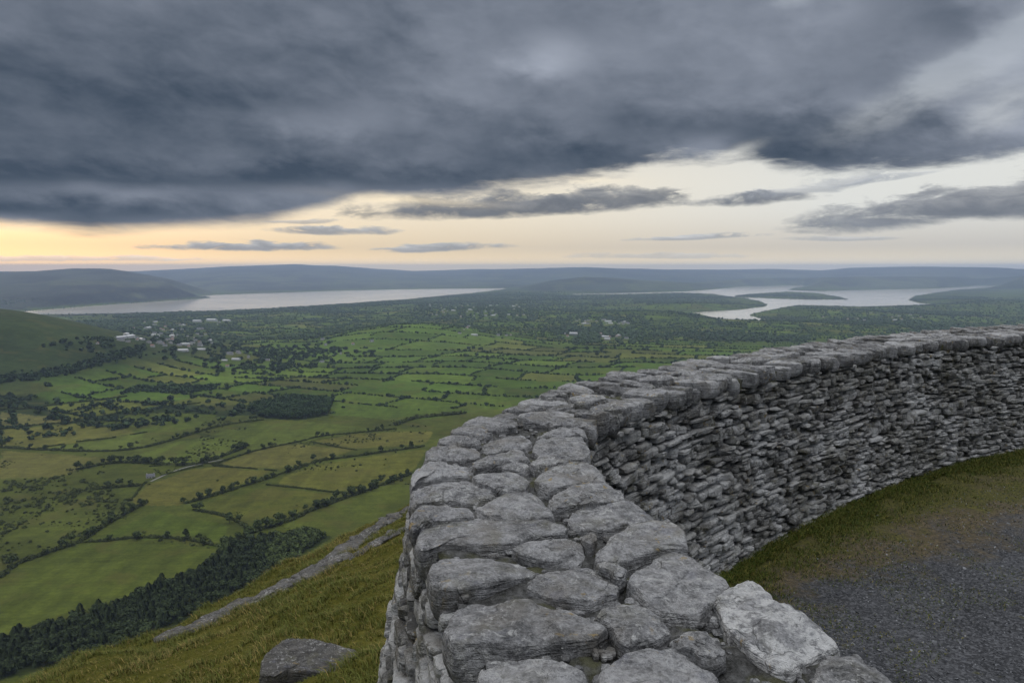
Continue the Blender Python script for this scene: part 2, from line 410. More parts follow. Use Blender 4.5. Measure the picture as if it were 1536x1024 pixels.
m, nt, b = new_mat('gravel yard'); p = pos(nt); g = S(nt, attr(nt, 'verge', 'Fac'))
vc = voro(nt, p, 75, out='Color'); vd = S(nt, voro(nt, p, 75))
sep = nt.nodes.new('ShaderNodeSeparateColor'); nt.links.new(vc, sep.inputs[0]); vr = S(nt, sep.outputs[0])
big = noise(nt, p, 1.3, 4, .6); mid = noise(nt, p, 30, 4, .7)
gv = mixc(nt, (vr ** 2.2 * .75 + (mid - .5) * .9 + (big - .5) * .7 + .08).sat(), (.014, .015, .017), (.098, .10, .107))
soil = mixc(nt, noise(nt, p, 26, 6, .8).ss(.35, .65), (.022, .018, .008), (.115, .085, .042))
moss = mixc(nt, noise(nt, p, 34, 5, .8).ss(.35, .65), (.020, .022, .004), (.085, .078, .014))
fn = g + (noise(nt, p, 3.0, 5, .65) - .5) * .9
c = mixc(nt, fn.ss(.22, .55) * .85, gv, soil); c = mixc(nt, fn.ss(.5, .8), c, moss)
spots = noise(nt, p, 6, 4, .6, .4); c = mixc(nt, spots.ss(.66, .74) * .7, c, moss)
nt.links.new(c, b.inputs['Base Color']); b.inputs['Roughness'].default_value = .85
bump(nt, b, vd * -.6 + mid * .5, .012); M['gravel'] = m
m, nt, b = new_mat('gravel stones'); t = S(nt, attr(nt, 'tint', 'Fac'))
nt.links.new(mixc(nt, t, (.035, .037, .043), (.21, .215, .225)), b.inputs['Base Color']); M['pebble'] = m
# ================================================================== FIELDS, HEDGES, TREES
def z3(pts):            # from the 2x enlargement of the photo's lower-left quarter to photo pixels
    return [(x / 2., 512 + y / 2.) for x, y in pts]
def ground_line(pts, n=24):
    P = np.array(z3(pts)); P = catmull(P, max(n, 2 * len(P)))
    return hit(P[:, 0], P[:, 1])[:, :2]
HEDGES = [
 ('H', [(0, 262), (120, 250), (240, 240), (300, 225), (420, 205), (600, 185)], 'long thin hedge along the upper edge of the pale tan fields at far left', 3.0),
 ('H', [(0, 205), (100, 200), (160, 190), (260, 180), (380, 165)], 'hedge at far left just below the wooded belt under the green shoulder', 3.2),
 ('H', [(0, 318), (130, 325), (300, 330), (420, 320), (520, 295), (600, 270), (680, 250), (790, 235)], 'long bushy hedge running up to the dark rounded grove from the far left', 3.6),
 ('H', [(110, 322), (240, 300), (330, 290), (440, 272)], 'short low hedge splitting the tan fields at far left', 2.4),
 ('H', [(230, 385), (340, 365), (440, 365), (560, 372), (620, 360), (700, 332), (745, 312)], 'tall tree-lined hedge passing above the white cottage', 4.6),
 ('H', [(640, 370), (760, 330), (900, 300), (960, 285), (1060, 275), (1190, 262)], 'hedge climbing from the lane towards the dark tree belt by the wall', 2.6),
 ('H', [(640, 374), (740, 380), (830, 388)], 'dark low hedge below the brownish heath field', 2.2),
 ('H', [(560, 485), (680, 450), (790, 415), (880, 385), (960, 358), (1060, 345), (1270, 315)], 'bushy hedge rising diagonally from the scrub to the wall', 3.8),
 ('H', [(800, 430), (900, 440), (1000, 452), (1080, 455)], 'thin dark hedge under the large olive field beside the wall', 2.2),
 ('H', [(640, 660), (690, 610), (760, 572), (860, 540), (940, 505), (1020, 475), (1080, 455), (1160, 425), (1230, 398)], 'thick overgrown hedge running diagonally up from the conifers to the wall', 4.4),
 ('H', [(0, 705), (60, 665), (140, 635), (240, 600), (300, 560), (370, 520), (440, 482)], 'dark overgrown hedge left of the smooth bright field', 4.2),
 ('H', [(240, 603), (330, 597), (420, 588), (520, 590), (600, 602), (660, 615)], 'hedge along the top of the smooth bright field at bottom left', 3.0),
 ('H', [(215, 455), (270, 445), (340, 438), (420, 432)], 'dark clump hedge just below the white cottage', 4.6),
 ('H', [(400, 470), (425, 435), (460, 410), (540, 388), (610, 372)], 'hedge beside the pale lane that leads to the white cottage', 2.2),
 ('H', [(1190, 250), (1240, 232), (1310, 224), (1395, 216)], 'dark tree belt reaching the wall below the green fields', 6.5),
 ('H', [(0, 112), (130, 102), (250, 75), (340, 45), (400, 32)], 'dark wooded belt under the green shoulder at far left', 9.0),
 ('H', [(390, 148), (480, 142), (560, 150), (640, 136)], 'dark wooded band above the rounded grove', 8.0),
 ('H', [(580, 505), (660, 520), (720, 545), (760, 570)], 'scrubby hedge on the rough field above the diagonal hedge', 3.0),
 ('H', [(450, 375), (600, 365), (700, 378)], 'low hedge edging the brown-topped field beside the lane', 2.0),
 ('H', [(930, 300), (1000, 315), (1070, 326)], 'faint low hedge between two tan fields near the wall', 1.8),
]
FIELDS = [
 ([(0, 720), (60, 690), (150, 650), (240, 610), (420, 600), (560, 610), (650, 635), (600, 690), (480, 725), (380, 760), (230, 805), (120, 850), (0, 880)], (.082, .106, .026)),
 ([(400, 475), (440, 430), (560, 385), (640, 375), (800, 390), (740, 420), (620, 460), (540, 490), (420, 490)], (.118, .118, .036)),
 ([(650, 365), (760, 328), (900, 305), (1060, 325), (960, 355), (830, 385), (700, 375)], (.135, .122, .044)),
 ([(820, 425), (960, 370), (1060, 350), (1280, 325), (1230, 395), (1080, 448), (900, 435)], (.115, .122, .034)),
 ([(640, 280), (760, 245), (900, 235), (1150, 265), (900, 297), (760, 322)], (.090, .118, .030)),
 ([(940, 297), (1100, 275), (1300, 268), (1270, 308), (1060, 322)], (.135, .125, .042)),
 ([(0, 265), (240, 245), (440, 272), (300, 290), (130, 320), (0, 315)], (.120, .125, .040)),
 ([(0, 212), (220, 226), (240, 238), (0, 258)], (.155, .125, .058)),
 ([(0, 330), (290, 345), (200, 400), (0, 410)], (.130, .118, .044)),
 ([(120, 197), (330, 172), (600, 182), (300, 222), (230, 235)], (.115, .135, .040)),
 ([(290, 242), (420, 212), (640, 220), (600, 262), (430, 275)], (.078, .105, .026)),
 ([(380, 360), (520, 302), (640, 285), (740, 310), (600, 360), (440, 366)], (.092, .122, .030)),
 ([(290, 596), (480, 500), (700, 560), (650, 618), (480, 588)], (.070, .098, .022)),
 ([(600, 490), (800, 440), (1020, 460), (880, 522), (700, 545)], (.088, .100, .026)),
 ([(150, 318), (330, 292), (440, 275), (420, 315), (300, 328)], (.095, .125, .034)),
 ([(1000, 150), (1300, 160), (1500, 130), (1536, 200), (1200, 240), (1000, 220)], (.085, .130, .030)),
]
HL = [ground_line(h[1]) for h in HEDGES]
FP = [(hit(*np.array(z3(p)).T)[:, :2], c) for p, c in FIELDS]
PLANT = hit(*np.array(z3([(0, 900), (150, 850), (300, 795), (400, 765), (520, 712), (640, 655), (720, 605), (800, 585), (900, 565), (1000, 585), (900, 650), (700, 770), (500, 868), (250, 950), (0, 1018), (-160, 1024), (-160, 960)])).T)[:, :2]
GROVE = hit(*np.array(z3([(745, 205), (800, 185), (900, 170), (1000, 180), (985, 222), (900, 236), (800, 232)])).T)[:, :2]
BELT_A, BELT_B, BELT_C = HL[14], HL[15], HL[16]

TH = R(-17); CT, ST = math.cos(TH), math.sin(TH)
def uv(x, y):
    u = x * CT + y * ST; v = -x * ST + y * CT
    return u + 190 * (vn(x / 420, y / 420, seed=41) - .5) + 34 * (vn(x / 110, y / 110, seed=43) - .5), v + 190 * (vn(x / 460, y / 460, seed=42) - .5) + 34 * (vn(x / 120, y / 120, seed=44) - .5)
RH = 74.
def rowL(i): return 80 + 110 * _h(i, i * 0, i * 0, 61)
def rowO(i): return 400 * _h(i, i * 0, i * 0, 62)
def inv_uv(U, V):
    x = U * CT - V * ST; y = U * ST + V * CT
    for _ in range(5):
        u, v = uv(x, y); du, dv = U - u, V - v
        x = x + du * CT - dv * ST; y = y + du * ST + dv * CT
    return x, y
def woods(x, y): return fbm(x / 520, y / 380, seed=51, oct=4, rough=.55)
def near_zone(x, y): return np.hypot(x, y) < 930

# ---- land sheet: polar sheet around the fort hill, fine where the view is
azs = np.concatenate([np.linspace(-180, -56, 40, endpoint=False), np.linspace(-56, -43, 60, endpoint=False), np.linspace(-43, 43, 1150, endpoint=False), np.linspace(43, 56, 60, endpoint=False), np.linspace(56, 180, 40, endpoint=False)])
rad = np.concatenate([np.geomspace(.6, 260, 330, endpoint=False), np.geomspace(260, 1500, 330, endpoint=False), np.geomspace(1500, 7500, 240, endpoint=False), np.geomspace(7500, 19500, 100)])
na, nr = len(azs), len(rad)
AA, RR = np.meshgrid(np.radians(azs), rad)
X = (RR * np.sin(AA)).ravel(); Y = (RR * np.cos(AA)).ravel(); Rr = RR.ravel()
Z = height(X, Y)
inside = np.zeros(len(X), bool); nb = Rr < 26
inside[nb] = inpoly(FORT, X[nb], Y[nb]); Z[inside] = YARDZ - .25
col = np.zeros((len(X), 3)); 
base = np.array([.072, .090, .024])
u, v = uv(X, Y); I = np.floor(v / RH); L = rowL(I); J = np.floor((u + rowO(I)) / L)
hc = _h(I, J, I * 0, 71)[:, None]; hb = _h(I, J, I * 0, 72)[:, None]
pal = np.where(hc < .34, [[.070, .112, .028]], np.where(hc < .62, [[.092, .132, .034]], np.where(hc < .82, [[.058, .086, .024]], np.where(hc < .93, [[.112, .122, .044]], [[.085, .092, .040]]))))
pal = pal * (.78 + .55 * hb) * [[1.06, 1.14, .95]]
nz = near_zone(X, Y)
col[:] = np.where(nz[:, None], base * (.75 + .5 * vn(X / 40, Y / 40, seed=8))[:, None], pal)
wd = woods(X, Y); fw = sstep(.56, .61, wd - .05 * (1 - sstep(1100, 1700, Rr))) * (~nz)
col = col * (1 - fw[:, None]) + np.array([.028, .044, .018]) * fw[:, None]
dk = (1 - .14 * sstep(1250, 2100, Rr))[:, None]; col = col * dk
rh_ = np.maximum(np.exp(-(((X - hit([625], [492])[0][0]) / 230) ** 2 + ((Y - hit([625], [492])[0][1]) / 300) ** 2)), np.exp(-(((X - hit([560], [520])[0][0]) / 190) ** 2 + ((Y - hit([560], [520])[0][1]) / 260) ** 2)))
rh_ = sstep(.25, .5, rh_)[:, None]; col = col * (1 - rh_ * .8) + np.array([.085, .145, .034]) * (.85 + .5 * hb) * rh_ * .8
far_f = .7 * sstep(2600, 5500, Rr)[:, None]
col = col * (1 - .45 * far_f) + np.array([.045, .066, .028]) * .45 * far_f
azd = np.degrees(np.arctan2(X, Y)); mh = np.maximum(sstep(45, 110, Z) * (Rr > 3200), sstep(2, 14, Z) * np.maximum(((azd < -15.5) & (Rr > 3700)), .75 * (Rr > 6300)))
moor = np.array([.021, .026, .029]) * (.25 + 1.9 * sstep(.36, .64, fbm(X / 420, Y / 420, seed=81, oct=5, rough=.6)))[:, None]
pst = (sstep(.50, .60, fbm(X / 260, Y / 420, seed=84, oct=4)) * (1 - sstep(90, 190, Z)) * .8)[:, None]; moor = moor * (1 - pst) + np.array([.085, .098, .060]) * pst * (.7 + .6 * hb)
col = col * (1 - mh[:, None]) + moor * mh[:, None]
# green shoulder and round hill keep smooth pasture
a = R(az_of(-120)); sh = np.exp(-(((X - 1750 * math.sin(a)) / 430) ** 2 + ((Y - 1750 * math.cos(a)) / 560) ** 2)); sh = sstep(.12, .3, sh)[:, None]
col = col * (1 - sh) + np.array([.036, .056, .026]) * (.8 + .4 * vn(X / 60, Y / 160, seed=83))[:, None] * sh
sel = (Rr > 240) & (Rr < 1300)
xs, ys = X[sel], Y[sel]; cs = col[sel]
xj = xs + 10 * (vn(xs / 25, ys / 25, seed=91) - .5); yj = ys + 10 * (vn(xs / 25, ys / 25, seed=92) - .5)
for P, c in FP:
    mm = inpoly(P, xj, yj); st = vn(xs / 5, ys / 60, seed=93)
    cs[mm] = np.array(c) * (.86 + .28 * st[mm])[:, None]
mm = inpoly(PLANT, xs, ys); cs[mm] = (.03, .042, .016)
mm = inpoly(GROVE, xs, ys); cs[mm] = (.028, .042, .016)
col[sel] = cs
nearf = (1 - sstep(60, 200, Rr))
ii, jj = np.meshgrid(np.arange(nr - 1), np.arange(na), indexing='ij'); j2 = (jj + 1) % na
quads = np.stack([ii * na + jj, (ii + 1) * na + jj, (ii + 1) * na + j2, ii * na + j2], -1).reshape(-1, 4)[:, ::-1]
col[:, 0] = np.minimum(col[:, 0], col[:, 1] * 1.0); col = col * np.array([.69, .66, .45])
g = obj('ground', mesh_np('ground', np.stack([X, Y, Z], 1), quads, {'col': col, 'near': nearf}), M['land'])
tag(g, kind='structure')
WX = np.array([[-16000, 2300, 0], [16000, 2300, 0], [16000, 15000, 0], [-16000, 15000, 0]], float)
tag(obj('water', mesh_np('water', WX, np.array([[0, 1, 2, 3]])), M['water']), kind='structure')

# ---- foliage building blocks
def leaf_cloud(n, lobes, size, seed, flatten=.75):
    """n leaf sprays (bent quads) over a set of lobes (cx,cy,cz,r)"""
    g = np.random.default_rng(seed)
    lob = np.array(lobes, float); w = lob[:, 3] ** 2; k = g.choice(len(lob), n, p=w / w.sum())
    d = g.normal(size=(n, 3)); d /= np.linalg.norm(d, axis=1)[:, None]
    rr = lob[k, 3] * (.55 + .5 * g.random(n) ** .6)
    c = lob[k, :3] + d * rr[:, None] * np.array([1, 1, flatten])
    nrm = d + g.normal(size=(n, 3)) * .55 + np.array([0, 0, .25]); nrm /= np.linalg.norm(nrm, axis=1)[:, None]
    t = np.cross(nrm, g.normal(size=(n, 3))); t /= np.linalg.norm(t, axis=1)[:, None]; bt = np.cross(nrm, t)
    s = size * (.55 + .9 * g.random(n)); s2 = s * (.5 + .6 * g.random(n))
    V = np.stack([c + t * s[:, None], c + bt * s2[:, None] + nrm * (s * .25)[:, None], c - t * (s * .8)[:, None], c - bt * s2[:, None] - nrm * (s * .2)[:, None]], 1).reshape(-1, 3)
    tint = np.repeat(np.clip(.5 + .25 * g.normal(size=n) + .25 * (g.random(len(lob))[k] - .5), 0, 1), 4)
    return V, np.arange(4 * n).reshape(-1, 4), tint
def tree_meshes(name, h, seed, n=260, kind='broad', mat='leaf'):
    g = np.random.default_rng(seed)
    if kind == 'broad':
        lobes = [(0, 0, h * .62, h * .27)]
        for _ in range(6):
            a = g.random() * 6.28; r_ = h * (.12 + .16 * g.random()); lobes.append((r_ * math.cos(a), r_ * math.sin(a), h * (.40 + .42 * g.random()), h * (.13 + .10 * g.random())))
        V, Fq, t = leaf_cloud(n, lobes, h * .075, seed)
    else:
        k = g.random(n) ** .75; zz = h * (.05 + .95 * k) * (1 - .06 * g.random(n)); rad_ = h * .30 * (1 - k) ** .5 * (.5 + .65 * g.random(n)) + .02; a = g.random(n) * 6.283
        c = np.stack([rad_ * np.cos(a), rad_ * np.sin(a), zz], 1); o = np.stack([np.cos(a), np.sin(a), -.45 + 0 * a], 1); tt = np.stack([-np.sin(a), np.cos(a), 0 * a], 1)
        s = (h * .07 * (1.15 - k * .7) * (.7 + .6 * g.random(n)))[:, None]
        V = np.stack([c - o * s, c + tt * s * .7, c + o * s * 1.3, c - tt * s * .7 + np.array([0, 0, .1])], 1).reshape(-1, 3); Fq = np.arange(4 * n).reshape(-1, 4); t = np.repeat(np.clip(.45 + .25 * g.normal(size=n), 0, 1), 4)
    crown = mesh_np(name + ' crown', V, Fq, {'tint': t}); crown.materials.append(M[mat])
    # tapered trunk with two limbs
    def limb(p0, p1, r0, r1, k=6):
        p0, p1 = np.array(p0, float), np.array(p1, float); d = p1 - p0; d /= np.linalg.norm(d); e = np.cross(d, [.3, .9, .1]); e /= np.linalg.norm(e); f = np.cross(d, e)
        an = np.arange(k) * 6.283 / k; ring = np.cos(an)[:, None] * e + np.sin(an)[:, None] * f
        return np.concatenate([p0 + ring * r0, p1 + ring * r1]), np.array([[i, (i + 1) % k, k + (i + 1) % k, k + i] for i in range(k)])
    parts = [limb((0, 0, -.6), (h * .01, 0, h * .45), h * .028, h * .018), limb((h * .01, 0, h * .43), (h * .02, h * .01, h * .8), h * .018, h * .005)]
    if kind == 'broad': parts += [limb((h * .01, 0, h * .38), (h * .18, h * .05, h * .62), h * .013, h * .004), limb((h * .01, 0, h * .42), (-h * .15, -h * .08, h * .66), h * .012, h * .004)]
    VV, FF, o = [], [], 0
    for a_, b_ in parts: VV.append(a_); FF.append(b_ + o); o += len(a_)
    trunk = mesh_np(name + ' trunk', np.concatenate(VV), np.concatenate(FF)); trunk.materials.append(M['bark'])
    return trunk, crown
BROAD = [tree_meshes('broadleaf', 1.0, s, 300) for s in range(5)]
CONIF = [tree_meshes('conifer', 1.0, 40 + s, 320, 'conifer', 'needle') for s in range(3)] + [tree_meshes('spreading conifer', 1.0, 50 + s, 300, 'broad', 'needle') for s in range(4)]
GROV = [tree_meshes('grove tree', 1.0, 60 + s, 220, 'broad', 'grove') for s in range(4)]
def plant_tree(name, kinds, x, y, h, label, cat, group, wide=1.0):
    tr, cr = kinds[int(rng.integers(len(kinds)))]
    z = float(height(np.array([x]), np.array([y]))[0])
    t = empty(name, (x, y, z - .1)); t.rotation_euler.z = rng.random() * 6.28
    w = h * wide * (.85 + .35 * rng.random()); t.scale = (w, w, h)
    obj('trunk', tr, None, t); obj('crown', cr, None, t)
    tag(t, label, cat, group); return t
def merge_clumps(name, base_list, P, size, sq, mat, zr=None):
    """many copies of small leaf clumps in ONE mesh"""
    V, FQ, T = [], [], []; o = 0
    for i in range(len(P)):
        v, f, t = base_list[i % len(base_list)]
        a = rng.random() * 6.283; c, s = math.cos(a), math.sin(a); k = size[i]
        w = np.stack([(v[:, 0] * c - v[:, 1] * s) * k, (v[:, 0] * s + v[:, 1] * c) * k, v[:, 2] * k * sq[i]], 1) + P[i]
        V.append(w); FQ.append(f + o); T.append(np.clip(t + .22 * rng.normal(), 0, 1)); o += len(v)
    return mesh_np(name, np.concatenate(V), np.concatenate(FQ), {'tint': np.concatenate(T)})
BUSH = [leaf_cloud(120, [(0, 0, .42, .40), (.28, .1, .33, .3), (-.26, -.1, .34, .3), (.05, -.3, .46, .25), (-.1, .3, .3, .22)], .125, 100 + s) for s in range(6)]
BUSH_S = [leaf_cloud(34, [(0, 0, .45, .42), (.25, .1, .35, .3), (-.22, -.1, .38, .3)], .22, 120 + s) for s in range(6)]
def along(P, step):
    d = np.concatenate([[0], np.cumsum(np.hypot(*np.diff(P, axis=0).T))]); s = np.arange(0, d[-1], step)
    return np.stack([np.interp(s, d, P[:, 0]), np.interp(s, d, P[:, 1])], 1)

for (k, pts, label, hh), P in zip(HEDGES, HL):
    hh = hh * .82; Q = along(P, hh * .30)
    wob = hh * (.25 if hh < 6 else .9); Q = Q + rng.normal(size=Q.shape) * wob * .5
    keep = (vn(Q[:, 0] / 18, Q[:, 1] / 18, seed=201) > (.13 if hh > 2.0 else .22)) | (hh > 6); Q = Q[keep]
    if hh > 6:
        Q = np.concatenate([Q + rng.normal(size=Q.shape) * [hh * .8, hh * 1.6] for _ in range(3)])
    z = height(Q[:, 0], Q[:, 1]); s = hh * (.45 + .8 * rng.random(len(Q)) ** 1.6)
    me = merge_clumps('hedge', BUSH if hh < 6 else BUSH_S, np.stack([Q[:, 0], Q[:, 1], z - .12 * s], 1), s * 1.25, np.full(len(Q), .95), 'hedge')
    tag(obj('hedge' if hh < 6 else 'tree_belt', me, M['hedge'] if hh < 6 else M['grove']), label, 'hedge' if hh < 6 else 'tree belt')

# ---- single trees standing in the near hedges
cand = []
for hi in (0, 2, 4, 4, 5, 7, 7, 9, 9, 9, 10, 10, 11, 12, 17): 
    Q = along(HL[hi], 9); Q = Q + rng.normal(size=Q.shape) * 2.2; cand += [(q[0], q[1], hi) for q in Q if rng.random() < .5]
random.shuffle(cand)
TL = {0: ('small round tree in the thin hedge over the pale tan fields at far left', 'trees in the hedge over the tan fields'), 2: ('round tree in the long hedge leading to the dark rounded grove', 'trees in the long hedge to the grove'), 4: ('tall dark tree in the hedge above the white cottage', 'trees above the white cottage'),
      5: ('small tree in the hedge climbing from the lane to the tree belt', 'trees in the climbing hedge'), 7: ('round tree in the bushy hedge rising from the scrub to the wall', 'trees in the rising bushy hedge'), 9: ('tree in the thick diagonal hedge between conifers and wall', 'trees in the thick diagonal hedge'),
      10: ('dark tree in the overgrown hedge left of the bright field', 'trees left of the bright field'), 11: ('tree in the hedge along the top of the smooth bright field', 'trees along the top of the bright field'), 12: ('tree in the dark clump just below the white cottage', 'trees in the clump below the cottage'), 17: ('scrubby tree on the rough field above the diagonal hedge', 'trees of the rough field')}
for x, y, hi in cand[:190]:
    hgt = rng.uniform(4.5, 8.5) * (1.15 if hi in (4, 9) else 1)
    plant_tree('hedgerow_tree', BROAD, x, y, hgt, TL[hi][0], 'tree', TL[hi][1], 1.0)
def fill(P, step, jit=.45):
    lo, hi = P.min(0), P.max(0); xs, ys = np.meshgrid(np.arange(lo[0], hi[0], step), np.arange(lo[1], hi[1], step)); xs = xs.ravel() + rng.uniform(-jit, jit, xs.size) * step; ys = ys.ravel() + rng.uniform(-jit, jit, ys.size) * step
    m_ = inpoly(P, xs, ys); return np.stack([xs[m_], ys[m_]], 1)
# rough scrub in the near left
SCR = hit(*np.array(z3([(0, 420), (220, 400), (400, 480), (300, 560), (200, 610), (60, 650), (0, 690)])).T)[:, :2]
Q = fill(SCR, 6.0); Q = Q[vn(Q[:, 0] / 22, Q[:, 1] / 22, seed=301) > .5]
s = rng.uniform(1.6, 4.2, len(Q)); z = height(Q[:, 0], Q[:, 1])
tag(obj('scrub', merge_clumps('scrub', BUSH, np.stack([Q[:, 0], Q[:, 1], z - .2], 1), s * 1.2, np.full(len(Q), .8), 'hedge'), M['hedge']), 'rough scrub of low bushes between the left hedges', 'scrub', kind='stuff')

NF_ = hit(*np.array(z3([(-60, 200), (600, 190), (1280, 240), (1280, 420), (700, 620), (480, 720), (0, 860), (-60, 800)])).T)[:, :2]
Q = fill(NF_, 4.0); cl_ = fbm(Q[:, 0] / 45, Q[:, 1] / 45, seed=311, oct=3) + .5 * (vn(Q[:, 0] / 9, Q[:, 1] / 9, seed=312) - .5); Q = Q[(cl_ > .70) & ~inpoly(FP[0][0], Q[:, 0], Q[:, 1])]
s = .8 + 2.6 * rng.random(len(Q)) ** 2.5; z = height(Q[:, 0], Q[:, 1])
tag(obj('gorse', merge_clumps('gorse', BUSH_S, np.stack([Q[:, 0], Q[:, 1], z - .15], 1), s, np.full(len(Q), .75), 'hedge'), M['hedge']), 'low gorse and rushes dotted over the near fields', 'scrub', kind='stuff')
# ---- conifer plantation under the hillside
Q = fill(PLANT, 2.9); dist = np.hypot(Q[:, 0], Q[:, 1])
# those on the left and along the upper edge stand in front of everything: nearest 290 as individuals
kk_ = segdist(PLANT, Q[:, 0], Q[:, 1]) > 9 * vn(Q[:, 0] / 14, Q[:, 1] / 14, seed=77) - 2; Q = Q[kk_]; dist = dist[kk_]
edge = segdist(PLANT, Q[:, 0], Q[:, 1]); azq = np.degrees(np.arctan2(Q[:, 0], Q[:, 1]))
con = azq < -19.5 + 4 * (vn(Q[:, 0] / 30, Q[:, 1] / 30, seed=5) - .5)
Q = Q + rng.normal(size=Q.shape) * 1.0; vis = con & (azq > -39)
order = np.argsort(np.where(vis, edge + .004 * dist, 1e9)); indiv = set(order[:290].tolist())
rest = [i for i in range(len(Q)) if i not in indiv and con[i]]
for i in order[:290]:
    plant_tree('conifer_tree', CONIF, Q[i, 0], Q[i, 1], rng.uniform(3.2, 6.4) * (.75 + .5 * rng.random()), 'dark conifer in the plantation strip at the foot of the grassy hillside', 'conifer', 'conifers of the plantation strip', 1.15)
CON_S = []
for tr, cr in CONIF:
    n = len(cr.vertices); v = np.empty(n * 3, np.float32); cr.vertices.foreach_get('co', v); t = np.empty(n, np.float32); cr.attributes['tint'].data.foreach_get('value', t)
    v = v.reshape(-1, 4, 3)[::2].reshape(-1, 3); t = t.reshape(-1, 4)[::2].ravel(); v = v * [1.15, 1.15, 1]; CON_S.append((v.astype(float), np.arange(len(v)).reshape(-1, 4), t))
if rest:
    q = Q[rest]; z = height(q[:, 0], q[:, 1]); s = rng.uniform(3.2, 6.4, len(q))
    tag(obj('conifer_wood', merge_clumps('conifer wood', CON_S, np.stack([q[:, 0], q[:, 1], z - .3], 1), s, np.ones(len(q)), 'needle'), M['needle']), 'mass of dark conifers behind the front rows of the plantation', 'conifer wood', kind='stuff')
q = Q[~con]; q = q[rng.random(len(q)) < .75]; z = height(q[:, 0], q[:, 1]); s = rng.uniform(3.0, 6.5, len(q))
tag(obj('slope_wood', merge_clumps('slope wood', BUSH, np.stack([q[:, 0], q[:, 1], z - .3], 1), s * 1.2, np.full(len(q), 1.05), 'leaf'), M['leaf']), 'leafy wood on the lower slope right of the conifers', 'wood', kind='stuff')
# ---- rounded dark grove
Q = fill(GROVE, 7.2)
if len(Q) > 230: Q = Q[np.argsort(rng.random(len(Q)))[:230]]
for q in Q: plant_tree('grove_tree', GROV, q[0], q[1], rng.uniform(8, 12), 'dark tree of the rounded grove standing among green fields', 'tree', 'trees of the rounded grove', 1.2)

# ================================================================== HOUSES
def box_faces(o): return np.array([[0, 1, 2, 3], [4, 7, 6, 5], [0, 4, 5, 1], [1, 5, 6, 2], [2, 6, 7, 3], [3, 7, 4, 0]]) [:, ::-1] + o
def house_mesh(L, W, H, RHt):
    hl, hw = L / 2, W / 2
    v = [(-hl, -hw, 0), (hl, -hw, 0), (hl, hw, 0), (-hl, hw, 0), (-hl, -hw, H), (hl, -hw, H), (hl, hw, H), (-hl, hw, H), (-hl, 0, H + RHt), (hl, 0, H + RHt)]
    walls = [(0, 1, 5, 4), (2, 3, 7, 6)]; gab = [(1, 2, 6, 9, 5), (3, 0, 4, 8, 7)]
    e = .35; rz = RHt * e / hw
    o = len(v); v += [(-hl - e, -hw - e, H - rz), (hl + e, -hw - e, H - rz), (hl + e, 0, H + RHt + .15), (-hl - e, 0, H + RHt + .15), (hl + e, hw + e, H - rz), (-hl - e, hw + e, H - rz)]
    roof = [(o, o + 1, o + 2, o + 3), (o + 3, o + 2, o + 4, o + 5)]
    me = bpy.data.meshes.new('house'); me.from_pydata(v, [], walls + gab + roof); me.update()
    for i, pl in enumerate(me.polygons): pl.material_index = 1 if i >= 4 else 0
    return me
HM = []
for (l, w, h, rh, wm, rm) in ((12, 7, 4.5, 2.6, 'render', 'slate'), (15, 8, 5, 3, 'render', 'slate'), (10, 7, 5.2, 2.6, 'render', 'redtile'), (28, 14, 6, 2, 'shed', 'shed')):
    me = house_mesh(l, w, h, rh); me.materials.append(M[wm]); me.materials.append(M[rm]); HM.append(me)
HPOS = []
def house(px, py, k, label, group, name='house', cat='house', sc_=1.0, rot=None):
    p_ = hit([px], [py])[0]; HPOS.append((p_[0], p_[1], (20 if k == 3 else 13) * max(sc_, .5))); o = obj(name, HM[k]); z = float(height(np.array([p_[0]]), np.array([p_[1]]))[0])
    o.location = (p_[0], p_[1], z - .2); o.rotation_euler.z = rng.random() * 3.14 if rot is None else rot; o.scale = (sc_,) * 3
    tag(o, label, cat, group); return o
def village(x0, x1, y0, y1, n, label, group, big=.12):
    for _ in range(n):
        k = 3 if rng.random() < big else int(rng.integers(3)); house(rng.uniform(x0, x1), rng.uniform(y0, y1), k, label, group, sc_=rng.uniform(.5, .85))
village(130, 215, 503, 517, 10, 'small pale house left of the valley town, near the green shoulder', 'houses left of the valley town')
village(215, 330, 500, 521, 34, 'small pale house of the valley town below the left lough', 'houses of the valley town')
village(190, 330, 482, 496, 18, 'far pale house of the town near the long white sheds', 'houses near the white sheds')
village(640, 790, 456, 476, 40, 'tiny pale house in the scattered village beyond the round green hill', 'houses beyond the round hill')
village(860, 945, 478, 487, 24, 'tiny white house in the village beside the wooded knoll', 'houses beside the wooded knoll')
village(845, 940, 500, 512, 12, 'pale house strung along the road above the far wall end', 'houses along the road above the wall')
village(660, 790, 488, 512, 8, 'pale farmhouse on the dark plain right of the round hill', 'farmhouses right of the round hill')
village(1210, 1420, 466, 482, 12, 'far pale house on the green land behind the lough inlet', 'houses behind the lough inlet')
village(480, 560, 508, 545, 6, 'pale farmhouse on the slope of the round green hill', 'farmhouses of the round hill')
village(330, 440, 530, 552, 5, 'pale house at the near edge of the valley plain', 'houses at the near edge of the town')
for i, (px, py, s_, lb) in enumerate([(296, 483, 2.4, 'long white shed, leftmost of the bright industrial row by the lough'), (318, 482, 3.0, 'largest white shed in the middle of the industrial row'), (340, 482, 2.2, 'white shed at the right end of the industrial row'), (275, 527, 1.5, 'long low white building below the valley town'), (302, 525, 1.2, 'short white building beside the long low one'), (354, 540, 1.2, 'white farm shed on the near plain, right of the town'), (337, 541, .8, 'small white shed left of the white farm shed'), (912, 483, 1.9, 'long white factory building in the far village by the knoll'), (908, 506, 1.5, 'white roadside building above the far wall end')]):
    house(px, py, 3, lb, None, 'warehouse', 'warehouse', s_ * .45, rot=R(rng.uniform(-12, 12)))
